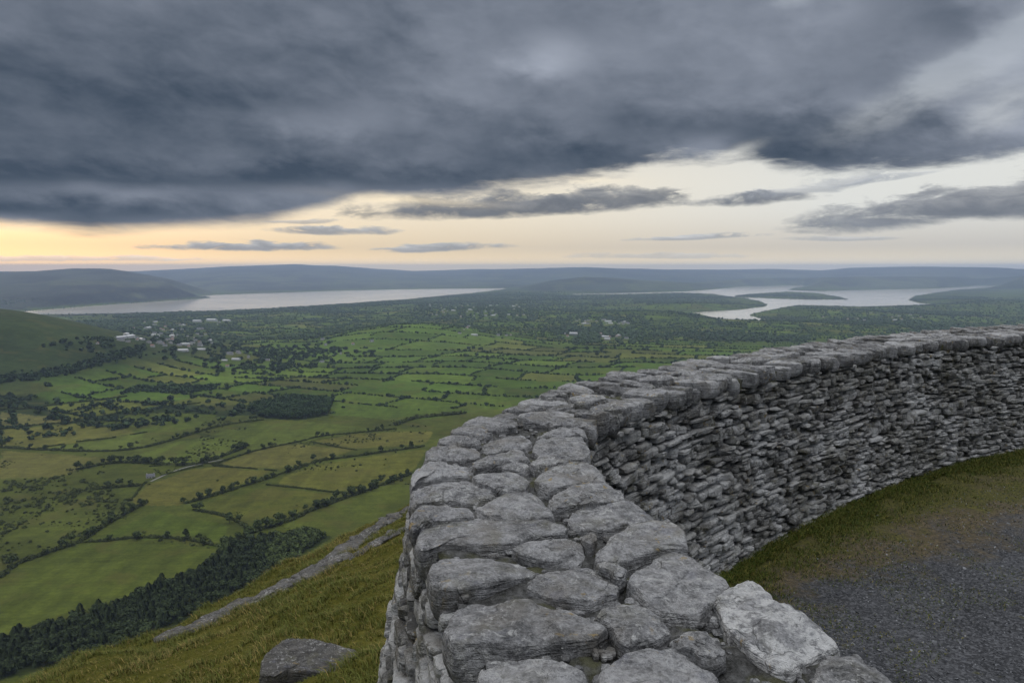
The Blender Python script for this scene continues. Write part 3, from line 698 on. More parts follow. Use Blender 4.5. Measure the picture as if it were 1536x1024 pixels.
# ---- everything further: hedgerows and woods across the plain
def blob(seed):
    g = np.random.default_rng(seed); t = (1 + 5 ** .5) / 2
    v = np.array([(-1, t, 0), (1, t, 0), (-1, -t, 0), (1, -t, 0), (0, -1, t), (0, 1, t), (0, -1, -t), (0, 1, -t), (t, 0, -1), (t, 0, 1), (-t, 0, -1), (-t, 0, 1)]) / 1.9
    f = np.array([(0, 11, 5), (0, 5, 1), (0, 1, 7), (0, 7, 10), (0, 10, 11), (1, 5, 9), (5, 11, 4), (11, 10, 2), (10, 7, 6), (7, 1, 8), (3, 9, 4), (3, 4, 2), (3, 2, 6), (3, 6, 8), (3, 8, 9), (4, 9, 5), (2, 4, 11), (6, 2, 10), (8, 6, 7), (9, 8, 1)])
    v = v * (.65 + .7 * g.random((12, 1))) * .5; v[:, 2] += .42; return v, f
BL = [blob(s) for s in range(12)]
PX, PS = [], []
i0, i1 = int(-200 // RH), int(8000 // RH) + 1
umin, umax = -6500, 7500
for i in range(i0, i1):
    ia = np.array([float(i)])
    U = np.arange(umin, umax, 3.4); PX.append(np.stack(inv_uv(U, np.full(len(U), i * RH)), 1))
    Lr = float(rowL(ia)[0]); Or = float(rowO(ia)[0]); js = np.arange(math.floor((umin + Or) / Lr), math.ceil((umax + Or) / Lr))
    Vv = np.arange(i * RH, (i + 1) * RH, 3.7); UU, VV = np.meshgrid(js * Lr - Or, Vv); PX.append(np.stack(inv_uv(UU.ravel(), VV.ravel()), 1))
P = np.concatenate(PX)
r = np.hypot(P[:, 0], P[:, 1]); az = np.degrees(np.arctan2(P[:, 0], P[:, 1]))
m_ = (np.abs(az) < 43) & (r > 900) & (r < 6200) & ~(r > 3200) | (np.abs(az) < 43) & (r >= 3200) & (r < 6400) & (rng.random(len(r)) < .42)
P = P[m_]; P = P + rng.normal(size=P.shape) * 1.6
gap = fbm(P[:, 0] / 60, P[:, 1] / 60, seed=401, oct=2); P = P[(gap > .31)]
# woods and scattered trees
n = 90000; rr = np.sqrt(rng.uniform(900 ** 2, 6400 ** 2, n)); aa = np.radians(rng.uniform(-43, 43, n)); W = np.stack([rr * np.sin(aa), rr * np.cos(aa)], 1)
wv = woods(W[:, 0], W[:, 1]); wv = wv - .06 * (1 - sstep(1100, 1700, rr)); keep = (wv > .568) | ((wv > .42) & (rng.random(n) < .06)); W = W[keep]
TW = []
for x0, x1, y0, y1, k in ((120, 340, 480, 524, 1500), (630, 800, 452, 480, 1200), (840, 960, 474, 514, 900), (320, 480, 520, 556, 300)):
    T_ = hit(rng.uniform(x0, x1, k // 6), rng.uniform(y0, y1, k // 6))[:, :2]; TW += [T_ + rng.normal(size=T_.shape) * 35 for _ in range(6)]
nTW = sum(len(t) for t in TW); W = np.concatenate([W] + TW)
P = np.concatenate([P, W]); isw = np.concatenate([np.zeros(len(P) - len(W), bool), np.ones(len(W), bool)])
r = np.hypot(P[:, 0], P[:, 1])
ok = np.ones(len(P), bool); istw = np.zeros(len(P), bool); istw[len(P) - nTW:] = True
ax = R(az_of(-120)); shm = np.exp(-(((P[:, 0] - 1750 * math.sin(ax)) / 430) ** 2 + ((P[:, 1] - 1750 * math.cos(ax)) / 560) ** 2)); ok &= (shm < .22) | (istw & (shm < .45))
fz = r > 2800; sdw = np.full(len(P), 1e9); sdw[fz] = water_sd(P[fz, 0], P[fz, 1]); ok &= sdw > 8
ok &= ~inpoly(GROVE, P[:, 0], P[:, 1])
hz_ = hbase(P[:, 0], P[:, 1]); ok &= ~((r > 3300) & (hz_ > 48))
rhx = hit([625], [492])[0]; rhm = np.exp(-(((P[:, 0] - rhx[0]) / 230) ** 2 + ((P[:, 1] - rhx[1]) / 300) ** 2)); ok &= ~((rhm > .4) & isw)
HP = np.array(HPOS); hr_ = np.hypot(HP[:, 0], HP[:, 1])
for (hx_, hy_, hs_), r_ in zip(HPOS, hr_):       # keep the houses' plots open, a little more on the near side
    ux, uy = hx_ / r_, hy_ / r_; al = (P[:, 0] - hx_) * ux + (P[:, 1] - hy_) * uy; ac = (P[:, 0] - hx_) * uy - (P[:, 1] - hy_) * ux
    ok &= ~((np.abs(ac) < hs_) & (al < hs_) & (al > -hs_ - .045 * r_))
P = P[ok]; isw = isw[ok]; r = r[ok]; sdw = sdw[ok]
# a wooded fringe along the shores
S_ = []
for Wp in (W_SWILLY, W_FOYLE, W_ISLE):
    q = along(np.concatenate([Wp, Wp[:1]]), 11); q = q + rng.normal(size=q.shape) * 16; S_.append(q)
S_ = np.concatenate(S_); sd = water_sd(S_[:, 0], S_[:, 1]); S_ = S_[(sd > 3) & (np.abs(np.degrees(np.arctan2(S_[:, 0], S_[:, 1]))) < 43)]
P = np.concatenate([P, S_]); isw = np.concatenate([isw, np.ones(len(S_), bool)]); r = np.hypot(P[:, 0], P[:, 1])
zz = height(P[:, 0], P[:, 1])
size = np.where(isw, rng.uniform(4.5, 11, len(P)), 3.0 + 4.5 * rng.random(len(P)) ** 4.0) * np.interp(r, [900, 3000, 6000], [.85, 1.05, 1.25])
sdn = np.full(len(P), 1e9); fz = r > 2800; sdn[fz] = water_sd(P[fz, 0], P[fz, 1]); size = size * np.where(sdn < 220, .55, 1.0)
# nearest ones leafy, the rest as faceted crowns
nearm = r < 1700
q = np.nonzero(nearm)[0]
if len(q) > 26000: q = q[np.argsort(rng.random(len(q)))[:26000]]
tag(obj('hedgerow_woodland', merge_clumps('hedgerow woodland', BUSH_S, np.stack([P[q, 0], P[q, 1], zz[q] - .2], 1), size[q] * 1.15, np.full(len(q), .95), 'far'), M['far']), 'hedgerow trees and copses across the middle fields', 'woodland', kind='stuff')
q = np.nonzero(~nearm)[0]
N = len(q); kk = rng.integers(0, len(BL), N); ang = rng.random(N) * 6.283; c, s = np.cos(ang), np.sin(ang)
bv = np.stack([b_[0] for b_ in BL])[kk]; sz = size[q][:, None]
VX = (bv[:, :, 0] * c[:, None] - bv[:, :, 1] * s[:, None]) * sz * 1.15 + P[q, 0][:, None]; VY = (bv[:, :, 0] * s[:, None] + bv[:, :, 1] * c[:, None]) * sz * 1.15 + P[q, 1][:, None]; VZ = bv[:, :, 2] * sz + zz[q][:, None] - .2
VV = np.stack([VX, VY, VZ], -1).reshape(-1, 3); FF = (BL[0][1][None] + 12 * np.arange(N)[:, None, None]).reshape(-1, 3)
tag(obj('distant_woodland', mesh_np('distant woodland', VV, FF, {'tint': np.repeat(np.clip(.5 + .28 * rng.normal(size=N), 0, 1), 12)}), M['far']), 'far hedgerows and woods fading towards the loughs', 'woodland', kind='stuff')
print('far clumps', len(P), 'leafy', int(nearm.sum()))

# white cottage by the lane, near enough to show its parts
cp = hit([226], [716])[0]; ct = empty('cottage', (cp[0], cp[1], cp[2] - .1)); ct.rotation_euler.z = R(20); ct.scale = (.62,) * 3
tag(ct, 'white cottage with dark slate roof beside the pale lane', 'cottage')
hm = house_mesh(11, 6, 3.4, 2.6); vs = [tuple(v_.co) for v_ in hm.vertices]
wl = bpy.data.meshes.new('cottage wall'); wl.from_pydata(vs[:10], [], [tuple(p_.vertices) for p_ in hm.polygons][:4]); obj('wall', wl, M['render'], ct)
rf_ = bpy.data.meshes.new('cottage roof'); rf_.from_pydata(vs[10:], [], [tuple(i - 10 for i in p_.vertices) for p_ in list(hm.polygons)[4:]]); ro = obj('roof', rf_, M['slate'], ct)
for sx in (-4.6, 4.6):
    v = np.array([(x, y, z) for z in (5.2, 7.2) for x, y in ((sx - .4, -.35), (sx + .4, -.35), (sx + .4, .35), (sx - .4, .35))]); obj('chimney', mesh_np('chimney', v, box_faces(0), smooth=False), M['render'], ro)
for wx in (-3.4, 0, 3.4):
    v = np.array([(x, y, z) for z in ((.9, 2.2) if wx else (.05, 2.1)) for x, y in ((wx - .5, -3.06), (wx + .5, -3.06), (wx + .5, -2.95), (wx - .5, -2.95))]); obj('window' if wx else 'door', mesh_np('window', v, box_faces(0), smooth=False), M['glass'], ct)
lp = hit(*np.array([(226, 722), (250, 711), (275, 702), (300, 696), (335, 689)]).T)[:, :2]; lp = catmull(lp, 60)
tn = np.gradient(lp, axis=0); tn /= np.hypot(*tn.T)[:, None]; nn = np.stack([-tn[:, 1], tn[:, 0]], 1) * 1.1
lv = np.concatenate([lp + nn, lp - nn]); lz = height(lv[:, 0], lv[:, 1]) + .25
tag(obj('lane', mesh_np('lane', np.c_[lv, lz], np.array([[i, i + 60, i + 61, i + 1] for i in range(59)])), M['lane']), kind='structure')
# ================================================================== THE PARAPET
def disp(V, seed, amp=1.0, f=1.0):
    """rock roughness in object space"""
    q = V * f + seed * 13.7
    d = np.stack([fbm(q[:, 0] * 8 + k * 31, q[:, 1] * 8, q[:, 2] * 8, seed=500 + k, oct=2) - .5 for k in range(3)], 1) * .018
    d2 = np.stack([fbm(q[:, 0] * 30 + k * 31, q[:, 1] * 30, q[:, 2] * 60, seed=510 + k, oct=3, rough=.65) - .5 for k in range(3)], 1) * .016
    rdg = 1 - np.abs(2 * fbm(q[:, 0] * 15, q[:, 1] * 15, q[:, 2] * 40, seed=520, oct=3) - 1); d2[:, 2] += (rdg - .75) * .012
    return V + (d + d2) * amp
def rock_from_outline(P, ztop, thick, seed, n=56, rings=None, tilt=(0, 0), dome=.02, amp=1.0, cuts=7, under=.9):
    """a weathered slab: closed plan outline, domed top, rounded shoulder, sides that draw in below"""
    g = np.random.default_rng(seed); P = np.asarray(P, float); C = P.mean(0)
    P = C + (P - C) * 1.0; Q = catmull(P, n, closed=True) * .35 + np.stack([np.interp(np.linspace(0, len(P), n, endpoint=False), np.arange(len(P) + 1), np.append(P[:, k], P[0, k])) for k in (0, 1)], 1) * .65
    D = Q - C
    prof = [(.0, 0), (.1, 0), (.2, 0), (.3, 0), (.4, 0), (.5, 0), (.58, 0), (.66, 0), (.73, 0), (.79, -.005), (.84, -.003), (.90, -.006), (.94, -.014), (.965, -.032), (.98, -.07), (.991, -.14), (1.0, -.26), (1.008, -.42), (1.01, -.55), (1.0, -.68), (.98, -.8), (.95, -.92), (under, -1.05)]
    V = []
    for s, z in prof:
        if s == 0: V.append(np.array([[C[0], C[1], ztop + dome]])); continue
        rr = D * s; zz = ztop + z * thick + dome * (1 - s ** 2) + rr[:, 0] * tilt[0] + rr[:, 1] * tilt[1]
        V.append(np.c_[C + rr, zz])
    V = np.concatenate(V)
    c3 = np.array([C[0], C[1], ztop - thick * .5]); W = V - c3
    ext = np.array([np.ptp(Q[:, 0]), np.ptp(Q[:, 1]), thick * 1.1]) / 2
    We = W / ext
    for q_ in range(cuts):          # broken faces, worked out in the slab's own proportions
        nrm = g.normal(size=3); nrm[2] = abs(nrm[2]) * (.25 if q_ < cuts * .7 else .9); nrm /= np.linalg.norm(nrm)
        sup = (We @ nrm).max(); dd = sup * (g.uniform(.88, .97) if q_ < cuts * .7 else g.uniform(.95, .99)); over = np.maximum(We @ nrm - dd, 0); We = We - nrm * over[:, None]
    W = We * ext
    top = np.clip((W[:, 2] / (thick * .5) - .3) / .6, 0, 1)          # flaked bedding on the upper surface
    fl = fbm(W[:, 0] * 9 + seed * 3.1, W[:, 1] * 9, seed=530, oct=3, rough=.6); W[:, 2] += top * (-.007 * sstep(.50, .53, fl) - .006 * sstep(.60, .62, fl) + .010 * (fl - .5))
    V = disp(W, seed, amp) + c3
    k = len(prof) - 1; F3 = np.array([[0, 1 + i, 1 + (i + 1) % n] for i in range(n)])
    F4 = np.array([[1 + r_ * n + i, 1 + (r_ + 1) * n + i, 1 + (r_ + 1) * n + (i + 1) % n, 1 + r_ * n + (i + 1) % n] for r_ in range(k - 1) for i in range(n)])
    return V, F3, F4

wall = empty('stone_wall', (float(CC[450][0]), float(CC[450][1]), YARDZ))
tag(wall, 'curved dry stone parapet wall of grey slabs with flat coping stones', 'stone wall')
WO = np.array(wall.location)
def wobj(name, V, faces, mat, tint, parent=wall, smooth=True):
    me = mesh_np(name, V - WO, faces, {'tint': tint}, smooth); return obj(name, me, mat, parent)

# --- traced coping stones: outline of the upper surface on the photograph, laid on the top of the wall
ST = [
 # outline, thickness, white?, dome
 ([(663, 937), (675, 914), (706, 896), (755, 890), (794, 894), (840, 907), (878, 920), (905, 930), (917, 947), (900, 955), (858, 962), (800, 964), (735, 971), (702, 977), (682, 970), (669, 954)], .12, 0),
 ([(708, 1024), (721, 997), (751, 985), (794, 981), (839, 985), (864, 998), (884, 1012), (888, 1030), (870, 1050), (800, 1060), (725, 1056)], .12, 0),
 ([(896, 1006), (909, 994), (940, 978), (976, 968), (1015, 967), (1042, 974), (1064, 994), (1080, 1012), (1078, 1030), (1045, 1052), (970, 1060), (910, 1040)], .10, 0),
 ([(884, 918), (910, 912), (937, 905), (966, 911), (995, 927), (1006, 939), (991, 950), (962, 960), (942, 964), (925, 951), (913, 934)], .08, 0),
 ([(1004, 953), (1034, 945), (1060, 945), (1074, 961), (1090, 976), (1072, 987), (1052, 984), (1040, 972), (1015, 964)], .06, 0),
 ([(786, 879), (800, 866), (835, 851), (866, 846), (890, 847), (913, 855), (926, 869), (930, 886), (917, 897), (878, 904), (835, 897), (806, 888)], .09, 0),
 ([(890, 847), (909, 840), (929, 840), (940, 849), (936, 859), (926, 864), (912, 855)], .06, 0),
 ([(940, 872), (944, 861), (962, 847), (982, 835), (1009, 827), (1038, 833), (1055, 840), (1074, 857), (1096, 874), (1090, 888), (1070, 900), (1056, 914), (1048, 924), (1026, 924), (995, 918), (970, 906), (948, 891)], .11, 0),
 ([(1068, 908), (1073, 894), (1095, 877), (1120, 870), (1140, 877), (1167, 893), (1197, 910), (1230, 929), (1255, 948), (1263, 960), (1240, 972), (1212, 986), (1190, 1000), (1164, 997), (1144, 984), (1114, 965), (1089, 941), (1075, 925)], .13, 1),
 ([(1214, 1020), (1222, 1000), (1234, 985), (1250, 976), (1282, 975), (1298, 988), (1325, 1002), (1352, 1020), (1374, 1044), (1320, 1064), (1250, 1060), (1220, 1044)], .12, 0),
 ([(620, 808), (629, 788), (658, 781), (690, 776), (740, 775.5), (790, 775.5), (825, 780), (848, 788), (858, 798), (830, 802), (800, 806), (780, 813), (766, 820), (722, 818), (676, 815), (650, 817), (634, 822), (624, 818)], .12, 0),
 ([(614, 779), (618, 768), (632, 759), (658, 756), (686, 758), (705, 761.5), (712, 768), (711, 775), (690, 776.5), (652, 780), (630, 784), (620, 788)], .10, 0),
 ([(714, 763), (736, 752), (757, 741), (783, 736.5), (800, 738), (812, 748), (821, 757), (833, 770), (829, 776), (800, 776), (766, 775.5), (728, 774)], .09, 0),
 ([(613, 746), (618, 733), (635, 723.5), (666, 720), (697, 721), (728, 729.5), (749, 739), (751, 744.5), (733, 749.5), (713, 751.5), (674, 750), (640, 752), (624, 753)], .10, 0),
 ([(704, 717), (716, 711), (736, 706), (767, 704.5), (784, 711), (793, 720), (787, 730), (760, 737.5), (738, 731), (716, 724)], .08, 0),
 ([(612, 725), (618, 709), (633, 694), (650, 689.5), (670, 690), (690, 696), (709, 702), (714, 706.5), (700, 712), (660, 714), (630, 716.5)], .10, 0),
 ([(634, 682), (641, 673), (658, 668), (687, 666.5), (712, 671.5), (722, 678), (721, 684), (705, 689), (672, 687), (645, 687)], .09, 0),
 ([(655, 662), (662, 655), (676, 652), (700, 653), (718, 657), (722, 663), (706, 665.5), (672, 666)], .08, 0),
 ([(672, 650), (682, 641), (711, 640), (729, 644.5), (740, 649), (722, 655), (700, 651.5)], .08, 0),
 ([(718, 669), (729, 663), (752, 657), (782, 654.5), (798, 659), (802, 665), (782, 671), (758, 673), (735, 676)], .08, 0),
 ([(704, 694), (729, 682), (752, 675.5), (781, 673.5), (796, 683), (789, 690), (757, 692), (732, 697), (715, 700)], .08, 0),
 ([(741, 698), (757, 692), (774, 690), (790, 695), (798, 704), (784, 708), (762, 704)], .07, 0),
 ([(801, 721), (812, 707), (835, 697), (856, 690.5), (878, 689), (894, 697), (906, 706), (912, 716), (878, 723), (849, 728), (829, 734), (812, 731)], .09, 0),
 ([(818, 751), (825, 741), (849, 733), (878, 725), (909, 722), (933, 733), (940, 741), (917, 748), (888, 754), (858, 756), (832, 760)], .10, 0),
 ([(846, 774), (864, 762), (898, 751), (940, 744.5), (958, 752), (976, 765), (983, 774), (957, 781), (917, 789), (880, 793), (858, 789)], .11, 0),
 ([(887, 819), (909, 803), (946, 788), (980, 780), (1004, 784), (1025, 797), (1036, 810), (1033, 818), (995, 820), (966, 829), (938, 836), (908, 837), (892, 834)], .11, 2),
 ([(872, 806), (884, 801), (892, 800), (897, 807), (886, 817), (876, 814)], .06, 0),
 ([(766, 823), (785, 815), (819, 804.5), (855, 801.5), (870, 809), (879, 824), (868, 837), (835, 842), (800, 838), (777, 832)], .08, 0),
 ([(794, 695), (809, 684), (835, 678), (849, 681), (859, 687), (842, 693), (818, 702), (802, 700)], .08, 0),
 ([(797, 676), (804, 660), (825, 657), (850, 656), (872, 655), (880, 664), (885, 673), (884, 684), (862, 684), (842, 677), (813, 681)], .09, 0),
 ([(808, 652), (830, 643), (847, 640), (871, 641), (879, 647), (882, 657), (866, 653), (830, 654.5)], .09, 0),
 ([(830, 632), (848, 626), (866, 621.5), (883, 628), (895, 635), (894, 645), (877, 641), (854, 639), (835, 639)], .10, 0),
 ([(640, 857), (649, 841), (677, 833), (716, 831), (751, 835), (784, 843.5), (808, 855), (798, 863), (752, 873), (712, 879), (681, 886), (664, 889), (648, 880)], .11, 0),
]
coping = []
tintr = np.random.default_rng(77)
polys_done = []
for i, (pts, th, wh) in enumerate(ST):
    p = np.array(pts, float); zt = TOPZ + .012 * math.sin(i * 2.3); P = onplane(p[:, 0], p[:, 1], zt)
    polys_done.append(P)
    V, F3, F4 = rock_from_outline(P, zt, th * .95, 900 + i, n=104, tilt=(tintr.normal() * .03, tintr.normal() * .03), dome=.010 + .008 * tintr.random(), amp=.62)
    o = wobj('coping_stone', V, [F3, F4], M['rock_white'] if wh == 1 else M['rock'], np.full(len(V), 0.5 + .08 * tintr.normal() + (.22 if wh == 2 else 0)))
    if wh == 1: o['label'] = 'big tilted coping stone blotched with white lichen'
    if wh == 2: o['label'] = 'pale coping stone on the inner edge at the bend'
# --- the rest of the coping, three stones across, set as headers
cs_rows = []
s0 = float(np.interp(3.62, CC[:, 1][:500], SC[:500])) ; s = s0
rows = []
while s < SLEN - .2:
    w = tintr.uniform(.13, .22); rows.append((s, w)); s += w * 1.02
behind = []
s = float(np.interp(1.22, CC[:, 1][:500], SC[:500]))
while s > .3:
    w = tintr.uniform(.22, .34); behind.append((s - w, w)); s -= w * 1.03
def wallpt(ss, w):        # w: 0 outer edge .. 1 inner edge
    a = np.interp(ss, SC, np.arange(NW)); i = np.clip(a.astype(int), 0, NW - 2); f = (a - i)[:, None]
    o = OC[i] * (1 - f) + OC[i + 1] * f; n_ = IC[i] * (1 - f) + IC[i + 1] * f
    return o * (1 - w[:, None]) + n_ * w[:, None]
nparts = len(ST); restV, restF3, restF4, restT = [], [], [], []; off = 0
for bi, (rws, isb) in enumerate(((rows, 0), (behind, 1))):
    for ri, (s, w) in enumerate(rws):
        cuts = np.sort(np.array([0, .33 + tintr.normal() * .05, .63 + tintr.normal() * .05, 1.0]))
        for k in range(3):
            a, b_ = cuts[k] + .010, cuts[k + 1] - .010
            if k == 0: a -= .02 * tintr.random()
            if k == 2: b_ += .05 * tintr.random()
            sk = s + tintr.normal() * .035 + (.06 if k == 1 else 0)
            if k == 2 and not isb: w2 = w * 1.0
            else: w2 = w
            q = np.array([(0, .25), (.12, .04), (.5, 0), (.88, .05), (1, .3), (1, .7), (.9, .96), (.5, 1), (.1, .95), (0, .72)]) + tintr.normal(size=(10, 2)) * .035
            S_ = sk + q[:, 1] * w2 * .94; Wd = a + (b_ - a) * q[:, 0]
            P = wallpt(np.clip(S_, 0, SLEN), Wd)
            th = tintr.uniform(.10, .125) if k == 2 else tintr.uniform(.08, .11)
            zt = TOPZ + tintr.normal() * .013 + (0 if k != 2 else .008)
            V, F3, F4 = rock_from_outline(P, zt, th, 2000 + bi * 5000 + ri * 3 + k, n=40, tilt=(tintr.normal() * .07, tintr.normal() * .07), dome=.012, amp=.6, cuts=7)
            tn = .45 + .24 * tintr.normal()
            if not isb and nparts < 100:
                wobj('coping_stone', V, [F3, F4], M['rock'], np.full(len(V), tn)); nparts += 1
            else:
                restV.append(V); restF3.append(F3 + off); restF4.append(F4 + off); restT.append(np.full(len(V), tn)); off += len(V)
o = wobj('far_coping', np.concatenate(restV), [np.concatenate(restF3), np.concatenate(restF4)], M['rock'], np.concatenate(restT)); o['kind'] = 'stuff'

# --- core of the wall: packed top between the stones and the backing of both faces
def batter_out(z): return -.015 + .20 * (TOPZ - z)
BASEO = CAMZ - 4.6
ss = np.linspace(.05, SLEN - .05, 700)
ro = []
for z, sd, off_ in [(BASEO, 0, 0), (TOPZ - 2.2, 0, 0), (TOPZ - 1.2, 0, 0), (TOPZ - .5, 0, 0), (TOPZ - .14, 0, 0)]:
    w = np.zeros_like(ss); P = wallpt(ss, w); n_ = P - wallpt(ss, w + 1); n_ /= np.hypot(*n_.T)[:, None]
    ro.append(np.c_[P + n_ * (batter_out(z) - .14), np.full(len(ss), z)])
for w_ in np.linspace(.06, .94, 26):
    P = wallpt(ss, np.full_like(ss, w_)); z = TOPZ - .040 + .026 * (fbm(P[:, 0] * 14, P[:, 1] * 14, seed=600, oct=3) - .5) * 2
    ro.append(np.c_[P, z])
for z in (TOPZ - .16, TOPZ - .6, TOPZ - 1.1, YARDZ - .3):
    w = np.ones_like(ss); P = wallpt(ss, w); n_ = P - wallpt(ss, w - 1); n_ /= np.hypot(*n_.T)[:, None]
    ro.append(np.c_[P + n_ * (-.075 + .07 * (TOPZ - z)), np.full(len(ss), z)])
ro = np.stack(ro); a_, b_ = ro.shape[:2]
ii, jj = np.meshgrid(np.arange(a_ - 1), np.arange(b_ - 1), indexing='ij')
Fq = np.stack([ii * b_ + jj, (ii + 1) * b_ + jj, (ii + 1) * b_ + jj + 1, ii * b_ + jj + 1], -1).reshape(-1, 4)
wobj('packing', ro.reshape(-1, 3), Fq, M['pack'], np.full(a_ * b_, .5))
# small packing stones wedged between the coping
def cube_grid(n):
    lin = np.linspace(-1, 1, n + 1); key = {}; V = []; F = []
    def vid(p):
        k = tuple(np.round(p, 5))
        if k not in key: key[k] = len(V); V.append(p)
        return key[k]
    for ax in range(3):
        for sg in (-1, 1):
            for i in range(n):
                for j in range(n):
                    q = []
                    for di, dj in ((0, 0), (1, 0), (1, 1), (0, 1)):
                        p = np.zeros(3); p[ax] = sg; p[(ax + 1) % 3] = lin[i + di]; p[(ax + 2) % 3] = lin[j + dj]; q.append(vid(p))
                    F.append(q if sg > 0 else q[::-1])
    return np.array(V), np.array(F)
CG = {n: cube_grid(n) for n in (2, 4, 6)}
def lump(n, half, seed, p=3.6, cuts=5, amp=1.0):
    """broken block: rounded cube with random flat breaks, metres"""
    g = np.random.default_rng(seed); V0, F0 = CG[n]
    nn_ = (np.abs(V0) ** p).sum(1) ** (1 / p); W = V0 / nn_[:, None]
    for _ in range(cuts):
        nrm = g.normal(size=3); nrm /= np.linalg.norm(nrm); sup = (W @ nrm).max(); over = np.maximum(W @ nrm - sup * g.uniform(.74, .95), 0); W = W - nrm * over[:, None]
    W = W * np.asarray(half)
    return W, F0, g
def pack_lumps(items, noise_amp=1.0):
    V, F, T = [], [], []; o = 0
    for W, F0, C, tn in items: V.append(W + C); F.append(F0 + o); T.append(np.full(len(W), tn)); o += len(W)
    V = np.concatenate(V); T = np.concatenate(T)
    if noise_amp: V = disp(V, 3, noise_amp)
    return V, np.concatenate(F), T
items = []
for k in range(1500):
    s = tintr.uniform(2.2, 9.0) if k < 900 else tintr.uniform(2.4, 4.6); w = tintr.uniform(.08, .92); P = wallpt(np.array([s]), np.array([w]))[0]
    if P[1] < .9: continue
    h = np.array([tintr.uniform(.006, .020), tintr.uniform(.006, .018), tintr.uniform(.005, .012)]) * (1.2 if k % 5 == 0 else 1)
    W, F0, g_ = lump(4, h, 7000 + k, cuts=4); items.append((W, F0, np.array([P[0], P[1], TOPZ - .038]), .28 + .16 * tintr.normal()))
V, Fq, T = pack_lumps(items, .45); wobj('wedge_stones', V, Fq, M['rock'], T)['kind'] = 'stuff'

# --- the two dry stone faces
def face(C, Sarc, s_a, s_b, ztop, zbot, sign, batter, hmin, hmax, lmin, lmax, n, seed, jut=.013, rough=.26):
    g = np.random.default_rng(seed); items = []; z = zbot; k = 0
    while z < ztop - .01:
        h = hmin + (hmax - hmin) * g.random() ** 1.3; h = min(h, ztop - z + .012); s = s_a + g.uniform(0, .2); last = z + h >= ztop - .015
        while s < s_b:
            L = lmin + (lmax - lmin) * g.random() ** 1.5 * (1.6 if g.random() < .15 else 1); hh = h * g.uniform(.86, 1.16) * (1.5 if g.random() < .06 else 1)
            zc = z + h / 2 + g.normal() * .012 + .012 * math.sin(s * 1.7 + z * 5)
            if g.random() < .10 and L > lmin * 1.3:        # two thin stones in place of one
                sub = [(hh * .5, -.25 * hh), (hh * .5, .25 * hh)]
            else: sub = [(hh, 0)]
            for hs, dz in sub:
                dep = g.uniform(.09, .15); out = g.normal() * jut - .012
                W, F0, gg = lump(n, (L * .53, dep, hs * .52), seed * 1000 + k, p=6 + 8 * g.random(), cuts=8); k += 1
                a1, a2, a3 = g.normal() * .05, g.normal() * jut * 8, g.normal() * jut * 7
                c, s_ = math.cos(a1), math.sin(a1); W = np.stack([W[:, 0] * c - W[:, 2] * s_, W[:, 1], W[:, 0] * s_ + W[:, 2] * c], 1)
                W[:, 1] += W[:, 2] * a2 + W[:, 0] * a3
                P = at(C, Sarc, np.array([s + L / 2]))[0]; nr_ = normal_out(C, Sarc, np.array([s + L / 2]), sign)[0]; tg = np.array([-nr_[1], nr_[0]])
                off_ = batter(zc) - dep + out
                XY = P + nr_ * off_ + W[:, :1] * tg + W[:, 1:2] * nr_
                items.append((np.c_[XY, W[:, 2]], F0, np.array([0, 0, zc + dz]), .5 + .48 * g.normal()))
            s += L * 1.0
        z += h * .98
    return pack_lumps(items, rough)
V, Fq, T = face(IC, SI, 2.0, SI[-1] - .1, TOPZ - .115, YARDZ - .05, -1, lambda z: -.015 + .075 * (TOPZ - z), .026, .066, .07, .235, 6, 11)
wobj('inner_face', V, Fq, M['rock_face'], T, smooth=False); print('inner face', len(V))
V, Fq, T = face(OC, SO, .4, 7.2, TOPZ - .10, TOPZ - 3.7, 1, batter_out, .03, .075, .07, .22, 6, 12, jut=.009, rough=.62)
wobj('outer_face', V, Fq, M['rock_face'], T, smooth=False); print('outer face', len(V))

# ================================================================== INSIDE THE FORT: gravel, verge
gx, gy = np.meshgrid(np.arange(.2, 13.0, .035), np.arange(-1.0, 11.6, .035)); sh_ = gx.shape
fx, fy = gx.ravel(), gy.ravel()
INP = list(map(tuple, IC[::6])) + [(16, 10.0), (18, 4), (14, -6), (6, -8)]
dI = segdist(IC[::6], fx, fy, closed=False); ins = inpoly(INP, fx, fy); sdI = np.where(ins, dI, -dI)
fz_ = YARDZ + (fbm(fx * 1.1, fy * 1.1, seed=700, oct=3) - .5) * .07 + (fbm(fx * 7, fy * 7, seed=701, oct=3) - .5) * .022
wv_ = np.interp(fx, [1, 2.5, 4, 6, 9], [.5, .85, 1.4, 2.0, 2.2])
verge = 1 - np.clip(sdI / (wv_ * 1.15), 0, 1.4) + (fbm(fx * 1.6, fy * 1.6, seed=702, oct=4) - .5) * .55
verge = np.clip(verge * .95 + .1, 0, 1)
ok = (sdI > -.25).reshape(sh_)
idx = np.arange(fx.size).reshape(sh_); fm = ok[:-1, :-1] & ok[1:, :-1] & ok[1:, 1:] & ok[:-1, 1:]
Fq = np.stack([idx[:-1, :-1], idx[:-1, 1:], idx[1:, 1:], idx[1:, :-1]], -1)[fm]
used = np.unique(Fq); rm = np.full(fx.size, -1); rm[used] = np.arange(len(used))
tag(obj('gravel_yard', mesh_np('gravel yard', np.c_[fx, fy, fz_][used], rm[Fq], {'verge': verge[used]}), M['gravel']), kind='structure')
def yard(x, y):
    d = segdist(IC[::6], x, y, closed=False); s = np.where(inpoly(INP, x, y), d, -d)
    return s, YARDZ + (fbm(x * 1.1, y * 1.1, seed=700, oct=3) - .5) * .07 + (fbm(x * 7, y * 7, seed=701, oct=3) - .5) * .022
